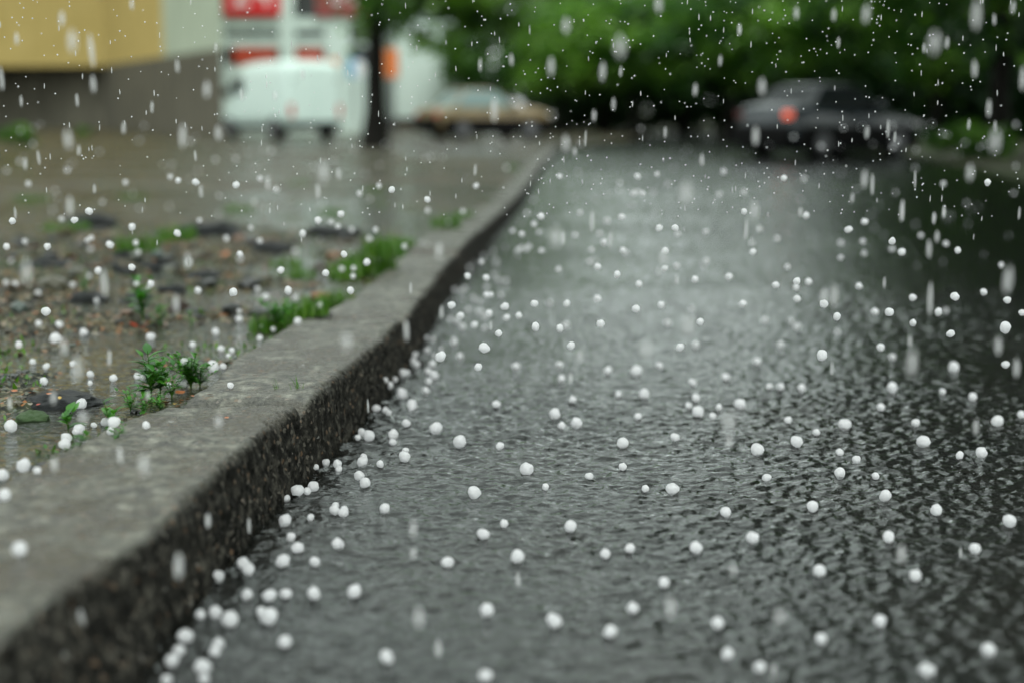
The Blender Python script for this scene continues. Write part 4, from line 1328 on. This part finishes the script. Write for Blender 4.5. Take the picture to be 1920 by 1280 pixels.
# ================================================================== HAIL AND RAIN
TILES = {
 (0, 320): "92,378,58 50,572,56 188,532,42 355,570,56 84,680,42 44,830,42 116,837,42 286,920,42 345,1055,72 289,1146,58 445,1153,60 628,1215,68 418,1260,98 1130,1244,66 1617,1210,66 1793,1114,58 1793,1045,42 1748,912,68 1484,900,56 1132,848,58 1112,874,36 1024,838,42 736,750,58 666,793,40 989,725,60 826,556,60 678,590,42 655,524,42 683,506,42 1018,543,44 1036,608,40 992,422,58 1330,471,58 1420,690,40 1800,628,54 1800,660,44 1697,510,44 1497,373,40 1881,429,40 1770,108,58 1468,88,60 1335,75,48 1277,48,40 941,90,42 668,305,58 558,371,54 463,363,42 213,100,44 768,236,32 544,856,42 725,976,42 505,0,36 1905,236,34 1643,326,26 1270,268,22 1048,283,24 392,292,24 995,175,24 413,150,24 187,660,18 295,426,16 376,196,20 436,200,20 1643,190,26",
 (480, 320): "150,142,44 32,60,44 776,172,44 922,116,42 1018,144,58 1287,218,54 1287,300,42 1553,308,40 1650,115,44 637,327,58 466,375,60 564,386,42 615,418,42 718,443,40 898,445,42 850,510,40 350,473,56 29,527,44 295,604,42 659,627,58 709,621,40 831,686,58 731,733,42 643,737,42 728,793,42 186,746,58 523,768,56 242,899,64 709,899,58 10,888,42 73,948,56 298,954,42 480,999,60 312,1127,58 46,1162,36 129,1178,42 29,1256,50 1112,569,42 1706,637,26 1692,683,42 1800,679,38 1600,725,38 1588,792,56 1726,804,54 1784,781,38 1821,818,38 1873,828,40 1730,870,38 1490,892,38 1540,903,38 1564,878,38 1729,930,54 1762,930,50 1834,930,38 1466,1008,64 1630,954,40 1676,978,38 1866,1018,64 1589,1041,38 1664,1056,38 1696,1053,36 1750,1069,58 1718,1094,48 1534,1086,60 1504,1125,54 1452,1111,38 1548,1168,52 1638,1154,56 1715,1180,38 1879,1101,54 1820,1218,58 1279,1254,42 1328,1264,38 1487,1275,50 1443,386,24 1242,542,24 1280,553,20 1130,514,14 1632,687,20 1868,572,20 1780,604,24 1558,968,18 855,212,26 733,215,22 475,272,24 498,237,22 510,373,22 476,514,18 68,290,24",
 (960, 320): "357,44,46 942,45,50 1088,26,40 1586,8,44 110,320,32 218,343,54 165,403,40 72,476,46 203,460,36 6,452,38 473,483,40 512,316,40 655,475,40 690,540,54 713,378,42 824,348,56 912,172,44 940,160,40 977,170,44 1103,431,56 1225,430,56 1242,475,40 1454,460,40 1741,308,54 1741,162,40 1553,178,38 1853,438,40 1799,543,40 1807,608,56 833,599,56 853,617,40 596,594,42 580,682,40 618,677,38 642,720,54 350,741,42 788,778,56 1149,600,54 1147,733,54 1099,759,38 1238,714,42 1437,708,38 1459,677,40 1373,815,56 1628,795,56 952,850,54 641,961,58 167,997,60 283,991,40 410,995,58 928,1036,66 1121,1007,58 1347,1040,40 1731,998,60 52,1086,56 176,1170,68 359,1181,62 404,1160,54 665,1146,68 1166,1139,54 1411,1132,64 1897,1120,52 68,580,36 44,596,38 127,568,38 106,590,38 38,612,26 221,599,40 900,260,26 472,197,24 1080,328,24 1412,506,16 445,568,14 855,454,14 64,385,20 1168,102,30 807,92,30 805,147,28 1058,157,28 631,218,24 715,183,24 162,222,24",
 (1440, 320): "120,57,50 270,60,36 285,337,56 724,383,54 604,442,60 68,510,40 547,540,40 711,530,40 545,652,42 720,621,40 932,528,60 930,589,42 1004,610,60 1146,486,42 1334,548,40 1424,597,56 146,722,42 1750,709,44 216,828,60 212,874,54 304,832,56 58,858,56 683,866,58 218,960,56 419,998,70 518,1094,62 172,1125,38 214,1170,54 518,1209,42 803,1058,56 911,1059,68 1086,952,58 1402,943,70 1278,1059,62 1333,1051,42 1088,1140,56 1370,1222,68 1618,911,56 1795,970,58 1908,1066,58 1781,1176,92 1648,90,54 1315,100,40 1841,171,28 1490,245,28 957,165,26 1107,397,24 778,322,26 798,426,24 867,477,18 1119,710,16 1313,680,16 1618,626,16 1803,485,16 1502,394,18 1372,331,22 1335,344,22 830,258,20 243,213,24 668,138,24 1578,268,22 1520,295,18",
 (0, 640): "142,26,62 245,152,54 347,186,54 546,168,54 327,299,68 678,245,58 676,312,42 850,274,66 1030,258,56 1070,256,50 1266,330,56 1371,307,98 1381,131,70 1444,24,54 1658,55,60 1739,69,52 1713,108,42 1599,183,96 1673,186,56 1728,329,58 609,442,96 80,634,112 594,656,98 570,676,60 704,626,50 790,602,76 853,605,100 829,673,64 1095,627,66 500,722,88 485,767,94 175,930,116 280,964,66 20,1000,100 34,1152,110",
 (480, 640): "1485,8,56 1712,48,90 1530,110,56 1668,190,68 1285,67,54 1190,85,56 1389,58,38 1334,105,36 1384,112,84 1322,170,60 1180,147,52 1206,170,54 1103,236,68 1130,236,56 966,275,54 1040,269,54 1005,312,64 1292,226,58 1334,250,72 1295,299,54 1274,368,58 1095,391,92 1171,474,90 1165,497,60 903,499,62 972,513,50 995,532,50 1128,612,70 1348,648,94 1529,748,108 1802,470,66 1829,781,68 793,680,66 764,718,50 845,706,104 1029,697,92 1025,753,60 1120,815,58 1114,862,96 807,862,60 799,900,92 931,916,62 524,905,64 451,928,50 611,918,84 622,957,60 775,1005,92 817,1060,92 314,1115,106 385,1120,70 430,1085,96 231,1160,60 597,1225,60 1638,1130,110 965,1250,92 590,1262,80 664,1262,70",
 (960, 640): "442,32,68 30,188,64 356,172,52 371,278,64 720,216,68 931,220,92 1105,178,58 1260,42,66 1375,28,56 1837,146,62 1604,266,64 1356,306,60 798,396,54 991,391,94 1379,422,68 1324,478,58 1397,525,98 1504,558,64 1554,494,56 1711,467,92 457,433,58 322,541,94 373,630,64 484,607,96 945,560,62 830,758,98 1223,715,70 1840,808,104 110,951,110 832,936,66 580,1008,64 251,1088,64 1002,1101,62 1203,1103,110 1602,1275,94 1910,1018,66",
 (1440, 640): "92,26,54 405,102,92 845,43,64 933,116,54 1395,193,86 1783,171,66 10,337,52 96,337,64 254,347,64 931,345,86 1310,376,54 1535,413,68 846,490,66 152,587,66 363,679,60 576,621,98 214,749,96 537,828,62 664,882,64 1108,607,66 1167,748,106 1438,852,66 1601,830,96 1720,595,92 1902,546,66 538,986,92 807,1006,62 880,1155,96 1262,1260,98 335,1234,94",
 (0, 960): "148,275,126 1634,450,112 1825,380,104 1862,425,100 1853,620,98 1505,765,88 1615,750,110 1725,800,142 1390,928,130 1345,1035,106 1290,1110,118 1640,985,98 1610,1040,94 1520,1155,140 1530,1245,92 1250,1255,96",
 (480, 960): "219,58,112 410,38,62 654,5,84 262,185,84 314,265,104 614,236,104 203,363,116 442,368,90 1860,82,66 1705,160,92 1437,373,104 100,622,112 226,608,94 432,607,116 738,592,122 40,745,90 95,780,140 216,970,120 1731,733,122 980,1085,116 1722,1220,114",
 (960, 960): "438,102,110 885,268,82 700,310,86 40,328,110 1380,262,106 1804,188,104 1140,525,98 905,715,98 316,812,124 737,892,106 1545,830,104 1615,1060,102 1858,1160,104",
 (1440, 960): "905,183,106 1813,63,112 1553,270,100 386,438,114 1103,470,104 841,813,106 399,947,104 1655,1027,116 1192,1180,116",
}
stones = []
for (ox, oy), s in TILES.items():
    for t in s.split():
        u, v, d_ = map(float, t.split(','))
        stones.append([ox + u / 4, oy + v / 4, d_ / 4])
stones.sort(key=lambda s: -s[2])

def hail_mesh(seed, sub=3):
    bm = bmesh.new()
    bmesh.ops.create_icosphere(bm, subdivisions=sub, radius=1)
    g = random.Random(seed)
    ax = Vector((g.uniform(0.86, 1.08), g.uniform(0.86, 1.08), g.uniform(0.86, 1.02)))
    # flattened facets, like ice that has knocked and melted
    cuts = []
    for k in range(18):
        n = Vector((g.gauss(0, 1), g.gauss(0, 1), g.gauss(0, 1))).normalized()
        cuts.append((n, g.uniform(0.80, 0.96)))
    for v in bm.verts:
        for n, d_ in cuts:
            q = v.co.dot(n)
            if q > d_: v.co -= n * (q - d_)
        v.co *= 1 + 0.10 * mn.noise(v.co * 1.9 + Vector((seed, 0, 0)))
        v.co = Vector((v.co.x * ax.x, v.co.y * ax.y, v.co.z * ax.z))
    me = bpy.data.meshes.new('hailstone')
    bm.to_mesh(me); bm.free()
    me.polygons.foreach_set('use_smooth', [True] * len(me.polygons))
    me.materials.append(M['hail'])
    return me
HM = [hail_mesh(i * 7 + 1) for i in range(10)]

def place_stone(px, py, dpx):
    p, o = cast(px, py + dpx * 0.25)
    nm = o.name if o else 'road_water'
    # centre on the ray at the height of a stone resting there
    diam = dpx / F * p.y
    if diam <= (0.045 if p.y < 4.9 else 0.0305):
        zc = p.z + diam * 0.36
        if nm.startswith(('road', 'verge', 'ground')) or (nm.startswith('kerb')):
            d_ = ray(px, py)
            c = C0 + d_ * ((zc - CAM_H) / d_.z)
            if abs(c.y - p.y) < 0.6 and not (nm.startswith('kerb') and p.z < 0.12):
                return c, diam / 2, nm.split('.')[0].split('_')[0], True
        if p.y < 6:
            c = p - ray(px, py).normalized() * diam * 0.5
            return c, diam / 2, nm.split('.')[0].split('_')[0], False
    dd = random.uniform(0.019, 0.024)
    Y = min(max(dd * F / dpx, 3.35), p.y * 0.93)
    c = on_y(px, py, Y)
    return c, dpx / F * Y / 2, nm.split('.')[0].split('_')[0], False

placed = []
for px, py, dpx in stones:
    c, r, surf, ground = place_stone(px, py, dpx)
    placed.append((px, py, dpx, c, r, surf, ground))

def region(px, py, surf, ground, c):
    if not ground:
        if surf in ('verge', 'weed', 'grass', 'asphalt', 'mossy', 'brown', 'stem', 'leaves', 'fallen'):
            return ('white hailstone falling low over the blurred muddy verge', 'hailstones falling over the verge') if py < 470 else ('white hailstone falling over the weeds and black lumps of the verge', 'hailstones falling over the weeds')
        if surf == 'kerb': return ('white hailstone falling in front of the kerb stones', 'hailstones falling before the kerb')
        if py < 400: return ('small white hailstone falling over the far blurred end of the road', 'hailstones falling at the road end')
        if px > 1500: return ('white hailstone falling over the dark tree reflection on the road', 'hailstones falling over the dark water')
        if px < 1000: return ('small white hailstone in the crowded drift falling beside the far kerb', 'hailstones crowded beside the far kerb')
        return ('white hailstone falling over the pale grey middle of the road', 'hailstones falling over the pale road')
    if surf == 'kerb': return ('white hailstone resting on the grey top of the kerb', 'hailstones on the kerb')
    if surf != 'road':
        return ('white hailstone lying in the near brown puddle of the verge', 'hailstones in the near verge puddle') if py > 640 else ('white hailstone lying on the muddy verge beyond the weeds', 'hailstones on the mud')
    dk = c.x - float(kerb_front(c.y))
    if dk < 0.28:
        return ('white hailstone washed against the foot of the near kerb', 'hailstones at the foot of the near kerb') if py > 880 else ('sharp white hailstone in the drift at the foot of the kerb', 'hailstones at the foot of the kerb')
    if px > 1500:
        return ('white hailstone on black water at the right, under the tree reflection', 'hailstones on the dark water') if py < 880 else ('soft edged hailstone on the near right part of the road', 'hailstones near the lower right')
    if py > 940: return ('soft edged hailstone on the blurred near water of the road', 'hailstones on the near water')
    if px > 1200: return ('sharp white hailstone on the grey water right of the middle of the road', 'hailstones right of the middle of the road')
    return ('sharp white hailstone on the grey water left of the middle of the road', 'hailstones left of the middle of the road')

ORD = ['first', 'second', 'third', 'fourth', 'fifth', 'sixth', 'seventh', 'eighth', 'ninth', 'tenth', 'eleventh', 'twelfth', 'thirteenth', 'fourteenth', 'fifteenth', 'sixteenth', 'seventeenth', 'eighteenth', 'nineteenth', 'twentieth']
def level(py):
    for lim, nm in ((300, 'the tyres of the dark car'), (345, 'the far end of the kerb'), (400, 'the far flooded yard'), (455, 'the isolated grass tuft'), (495, 'the long grass patch'), (535, 'the black lumps'), (570, 'the chipped kerb joint'),
                    (605, 'the row of grass tufts'), (645, 'the red leaf'), (690, 'the tops of the weeds'), (730, 'the kerb seedlings'), (775, 'the black slab'), (815, 'the mossy stone'), (860, 'the lower end of the puddle')):
        if py < lim: return nm
    return None
LOWL = ((900, 'just below the puddle end'), (945, 'a hand below the puddle end'), (1000, 'three quarters down'), (1060, 'near the lower quarter'), (1130, 'low in the photo'), (1200, 'very low in the photo'), (1400, 'at the bottom border'))
def band(py):
    l = level(py)
    if l: return 'by ' + l.replace('the lower end of the puddle', 'the puddle end').replace('the tops of the weeds', 'the weed tops').replace('the row of grass tufts', 'the grass tufts').replace('the far end of the kerb', 'the kerb far end').replace('the tyres of the dark car', 'the dark car tyres')
    for lim, nm in LOWL:
        if py < lim: return nm
SHORT = {'hailstones falling over the verge': 'hailstone over the far muddy verge', 'hailstones falling over the weeds': 'hailstone over the verge mud', 'hailstones falling before the kerb': 'hailstone before the kerb side',
         'hailstones falling at the road end': 'small hailstone over the far road', 'hailstones falling over the dark water': 'hailstone over the black water', 'hailstones crowded beside the far kerb': 'hailstone in the kerbside crowd',
         'hailstones falling over the pale road': 'hailstone over pale road water', 'hailstones on the kerb': 'hailstone on the kerb top', 'hailstones in the near verge puddle': 'hailstone in the verge puddle', 'hailstones on the mud': 'hailstone on the muddy verge',
         'hailstones at the foot of the near kerb': 'soft hailstone at near kerb foot', 'hailstones at the foot of the kerb': 'sharp hailstone at the kerb foot', 'hailstones on the dark water': 'hailstone on black water',
         'hailstones near the lower right': 'soft hailstone on dark near water', 'hailstones on the near water': 'soft hailstone on near road water', 'hailstones right of the middle of the road': 'hailstone right of mid road',
         'hailstones left of the middle of the road': 'hailstone left of mid road'}
bins = {}
for i, (px, py, dpx, c, r, surf, ground) in enumerate(placed[:300]):
    grp = region(px, py, surf, ground, c)[1]
    bins.setdefault((SHORT[grp] + ' ' + band(py), grp), []).append(i)
hand = {(397, 686): 'large white hailstone at the back edge of the kerb, right of the bushy weed', (343, 717): 'large white hailstone sitting in front of the bushy weed',
        (345, 673): 'white hailstone perched against the top of the bushy weed', (20, 798): 'big round hailstone in the puddle below the mossy stone', (152, 750): 'big hailstone lying on the black asphalt slab',
        (274, 797): 'lone hailstone on the back edge of the kerb behind the cluster', (432, 722): 'lone hailstone standing on the kerb joint', (213, 791): 'largest hailstone of the cluster below the upright leaf',
        (148, 804): 'largest hailstone of the cluster in front of the two broad leaves', (37, 1029): 'lone round hailstone on the blurred near kerb top', (862, 827): 'large egg shaped hailstone in mid road left of centre',
        (908, 652): 'large pale hailstone apart from the drift beside the kerb', (1885, 614): 'largest hailstone over the dark water near the right edge', (1308, 771): 'largest of five hailstones clustered in mid road'}
for key, ids in bins.items():
    base, grp = key
    q = sorted(ids, key=lambda i: placed[i][0])
    ext = {i: (', %s from the left' % ORD[k]) for k, i in enumerate(q)} if len(q) > 1 else {}
    for i in ids:
        px, py, dpx, c, r, surf, ground = placed[i]
        o = bpy.data.objects.new('hailstone', HM[i % 10])
        link(o)
        o.location = c
        o.scale = (r, r, r)
        o.rotation_euler = (random.uniform(0, 6), random.uniform(0, 6), random.uniform(0, 6))
        lb = base
        lb = base + ext.get(i, '')
        for (hx, hy), hl in hand.items():
            if abs(px - hx) < 4 and abs(py - hy) < 4: lb = hl
        tag(o, lb, 'hailstone', grp)

def joined(name, items, meshes, label, cat, group=None):
    vs, fs = [], []
    for k, (c, sc, rot) in enumerate(items):
        me = meshes[k % len(meshes)]
        co = np.empty(len(me.vertices) * 3); me.vertices.foreach_get('co', co); co = co.reshape(-1, 3)
        Mx = np.array(Euler(rot).to_matrix())
        co = (co * np.array(sc)) @ Mx.T + np.array(c)
        o = len(vs)
        vs.extend(co.tolist())
        fs.extend([[v + o for v in p.vertices] for p in me.polygons])
    ob = mesh_obj(name, vs, fs, meshes[0].materials[0])
    return tag(ob, label, cat, group, 'stuff')
HS = [hail_mesh(i * 5 + 2, 2) for i in range(5)]
rest = [(tuple(c), (r, r, r), (i, i * 2, i * 3)) for i, (px, py, dpx, c, r, surf, ground) in enumerate(placed[300:])]
# faint far hail over the yard and the road end
for k in range(90):
    px, py = random.uniform(0, 1920), random.uniform(225, 340)
    Y = random.uniform(8, 14)
    c = on_y(px, py, Y)
    if c.z > 0.1: rest.append((tuple(c), (random.uniform(0.008, 0.014),) * 3, (k, k, k)))
joined('hail_scatter', rest, HS, 'scatter of the smallest hailstones over road and verge', 'hail')

# tiny pellets drifting in the plane of focus across the upper part
def bg_name(px, py):
    if px < 410: return 'in front of the yellow building' if py < 240 else 'over the muddy yard'
    if px < 760: return 'in front of the van and shop' if py < 250 else 'over the flooded yard'
    if px < 1050: return 'in front of the beige car' if py < 255 and py > 150 else ('in front of the white building' if py <= 150 else 'over the far kerb')
    if py < 165: return 'in front of the green trees'
    if py < 300: return 'in front of the dark car' if px > 1340 and px < 1730 else ('in front of the shadowed bushes' if px < 1340 else 'in front of the bright shrubs')
    return 'over the far road water'
tiny_v = [hail_mesh(70 + i, 1) for i in range(3)]
for m_ in tiny_v: m_.name = 'hail_pellet'
pel = []
for k in range(980):
    px, py = random.uniform(0, 1920), 410 * random.random() ** 1.25 - 2
    if px < 900 and random.random() < 0.35: continue
    Y = random.gauss(3.5, 0.16)
    Y = min(max(Y, 3.1), 4.0)
    pel.append((px, py, on_y(px, py, Y), random.choice((0.00165, 0.0019, 0.0021, 0.0024))))
pel.sort(key=lambda t: -t[3])
for k, (px, py, c, r) in enumerate(pel[:300]):
    o = link(bpy.data.objects.new('hail_pellet', tiny_v[k % 3]))
    o.location = c; o.scale = (r, r, r)
    b = bg_name(px, py)
    tag(o, 'tiny white ice pellet falling ' + b, 'ice pellet', 'tiny ice pellets ' + b)
joined('pellet_scatter', [(tuple(c), (r, r, r), (0, 0, 0)) for _, _, c, r in pel[300:]], tiny_v, 'scatter of the finest ice pellets in the air', 'ice pellets')

# falling raindrops, long and out of focus
def drop_mesh(seed):
    bm = bmesh.new()
    bmesh.ops.create_icosphere(bm, subdivisions=3, radius=1)
    for v in bm.verts:
        z = v.co.z
        k = 1.0 - 0.30 * max(0, z) ** 1.5
        v.co.x *= k; v.co.y *= k
        v.co.x += 0.08 * mn.noise(Vector((z * 1.5, seed, 0)))
    me = bpy.data.meshes.new('raindrop')
    bm.to_mesh(me); bm.free()
    me.polygons.foreach_set('use_smooth', [True] * len(me.polygons))
    me.materials.append(M['rain'])
    return me
DM = [drop_mesh(i) for i in range(4)]
DR = {
 (0, 0, 2.977): "345,105,50,100 403,230,75,150 510,280,50,200 93,217,38,80 735,25,35,70 8,440,35,140 118,565,25,70 430,560,25,80 520,470,45,110 990,370,35,80 690,715,35,75 848,598,25,75 1205,265,25,60 1218,745,55,100 1155,500,60,110 380,780,70,130 1020,760,60,150 1350,530,30,75 1535,535,30,60 140,915,35,80 215,880,25,90 440,840,30,70 1090,870,20,70 1690,415,30,70 1805,960,80,140 1890,970,40,80 1122,1070,35,80 527,1055,25,60 85,1190,20,80 390,1150,60,130 1775,1070,40,100 1495,1020,45,100",
 (880, 0, 3.2): "580,155,70,115 905,280,95,160 1135,30,65,110 252,360,38,85 490,400,60,130 800,430,55,130 865,625,35,85 748,695,38,80 150,660,60,160 578,865,65,120 632,910,35,65 1175,795,28,75 697,830,20,100 1298,1160,95,170 1395,960,38,85 1355,540,40,85 1505,365,32,75 1620,180,32,75 908,430,28,70 362,180,12,60 65,390,30,90 35,1020,25,80",
 (1320, 0, 2.977): "725,85,38,80 905,78,62,120 1520,85,75,180 1725,42,38,78 1285,240,90,150 1228,270,25,60 1357,240,32,75 750,240,25,70 200,165,25,65 323,485,58,110 1620,110,28,70 1510,385,45,110 1625,790,85,150 1780,440,50,150 288,760,55,120 910,740,35,80 1028,720,25,110 1066,765,20,70 1478,695,25,70 1590,605,40,110 1485,965,62,110 1625,705,25,70 895,1000,50,120 940,1030,30,130 828,1105,32,70 1108,1175,30,130 1340,1185,25,80 1285,1215,30,70 538,1185,35,70 1178,1000,20,110 515,75,40,80 1760,1190,20,80",
 (0, 0, 1): "50,510,28,50 352,490,18,35 330,570,18,40 120,650,20,40 205,670,12,35 145,690,26,55 195,530,20,60 270,872,29,50 102,870,20,35 410,790,20,30 100,745,18,30 18,755,12,30 215,1020,10,70 152,1165,26,60 390,975,17,35 335,1060,28,60 305,1040,15,40 372,1085,14,35 467,985,12,35 650,640,28,40 823,470,20,35 770,540,8,25 828,585,12,30 762,620,16,45 1290,610,30,50 1212,655,30,38 1545,555,18,35 1710,680,27,60 1706,640,13,25 1906,689,18,42 1872,648,20,40 1890,525,25,60 1744,560,15,70 1751,410,9,25 1757,444,13,26 1742,467,14,40 1658,530,8,24 1564,555,20,50 1691,395,12,45 1770,397,10,25 786,1157,30,50 822,1215,22,45 821,1267,18,30 775,1036,18,30 775,990,22,40 648,1180,6,100 1258,1137,28,55 971,1085,14,35 1375,1067,22,25 1237,1272,10,25 1690,1038,24,45 1462,1155,33,40 1801,1035,10,25 1450,1262,22,50 1833,1270,15,30 1635,1255,10,60 1367,790,34,50 1367,827,18,30 1070,708,11,25 1087,667,18,30 1042,445,30,45 1056,447,10,28 1144,450,12,35 1244,482,20,35 1269,525,10,22 1399,430,10,45 1414,395,22,40 1110,415,12,45 225,852,18,40 277,740,13,20 157,782,22,30 690,760,6,30 1830,800,15,35 1560,690,9,30 920,610,8,22",
}
def drop_label(px, py, wd_, hg):
    size = 'broad blurred' if wd_ > 17 else ('long thin' if hg > 5 * wd_ else 'narrow')
    if py < 430: where = bg_name(px, py)
    elif px < 640 and py < 860: where = 'over the weeds and verge'
    elif px < 560: where = 'over the near kerb stones'
    elif px < 1000: where = 'over the road beside the kerb'
    elif px > 1480: where = 'over the dark water on the right'
    else: where = 'over the middle of the road'
    return f'{size} raindrop {where}', f'{size} raindrops {where}'
drops = []
for (ox, oy, sc), s in DR.items():
    for t in s.split():
        u, v, a, b = map(float, t.split(','))
        drops.append((ox + u / sc, oy + v / sc, a / sc, b / sc))
nbig = len(drops)
while len(drops) < 299:
    py = 460 * random.random() ** 1.1
    drops.append((random.uniform(0, 1920), py, random.uniform(2.4, 3.4), random.uniform(8, 13)))
dlab, dcount = {}, {}
for k, (px, py, wd_, hg) in enumerate(drops):
    lb, gp = drop_label(px, py, wd_, hg)
    dcount.setdefault((gp, lb), []).append(k)
for (gp, lb), ks in dcount.items():
    ks.sort(key=lambda k: drops[k][0])
    for n_, k in enumerate(ks):
        dlab[k] = (lb + (', %s from the left' % ORD[n_] if 1 < len(ks) <= 12 else ''), gp)
for k, (px, py, wd_, hg) in enumerate(drops):
    blur = 0.85 * wd_
    if k >= nbig:
        Y = random.uniform(3.3, 3.75)
        rw, rh = 0.00135, hg / 2 / F * Y
        rw = wd_ * 0.36 / F * Y
    else:
        Y = 3.6 / (1 + blur / 29.0)
        rw = wd_ * 0.27 / F * Y
        rh = max(rw, (hg - blur * 0.35) / 2 / F * Y)
    c = on_y(px, py, Y)
    o = link(bpy.data.objects.new('raindrop', DM[k % 4]))
    o.location = c
    o.scale = (rw, rw, rh)
    o.rotation_euler = (R(random.uniform(-3, 3)), R(random.uniform(-4, 1)), random.uniform(0, 6.28))
    lb, gp = dlab[k]
    tag(o, lb, 'raindrop', gp)

# small rings where stones have just dropped into the road water
wob = [o for o in COL.objects if o.name.startswith('road_water') and len(o.data.vertices) > 1000][0]
co = np.empty(len(wob.data.vertices) * 3, dtype=np.float32)
wob.data.vertices.foreach_get('co', co)
co = co.reshape(-1, 3)
order = np.argsort(co[:, 1], kind='stable')
ysort = co[order, 1]
for px, py, dpx, c, r, surf, ground in placed:
    if not ground or surf != 'road' or c.y > 6.5 or random.random() > 0.6: continue
    rad = random.uniform(0.05, 0.10)
    a, b = np.searchsorted(ysort, [c.y - rad, c.y + rad])
    ix = order[a:b]
    d_ = np.hypot(co[ix, 0] - c.x, co[ix, 1] - c.y)
    m = d_ < rad
    ix, d_ = ix[m], d_[m]
    lam = random.uniform(0.016, 0.024)
    co[ix, 2] += (0.0013 * np.cos(2 * math.pi * (d_ - r) / lam) * np.clip(1 - d_ / rad, 0, 1)).astype(np.float32)
wob.data.vertices.foreach_set('co', co.ravel())
wob.data.update()
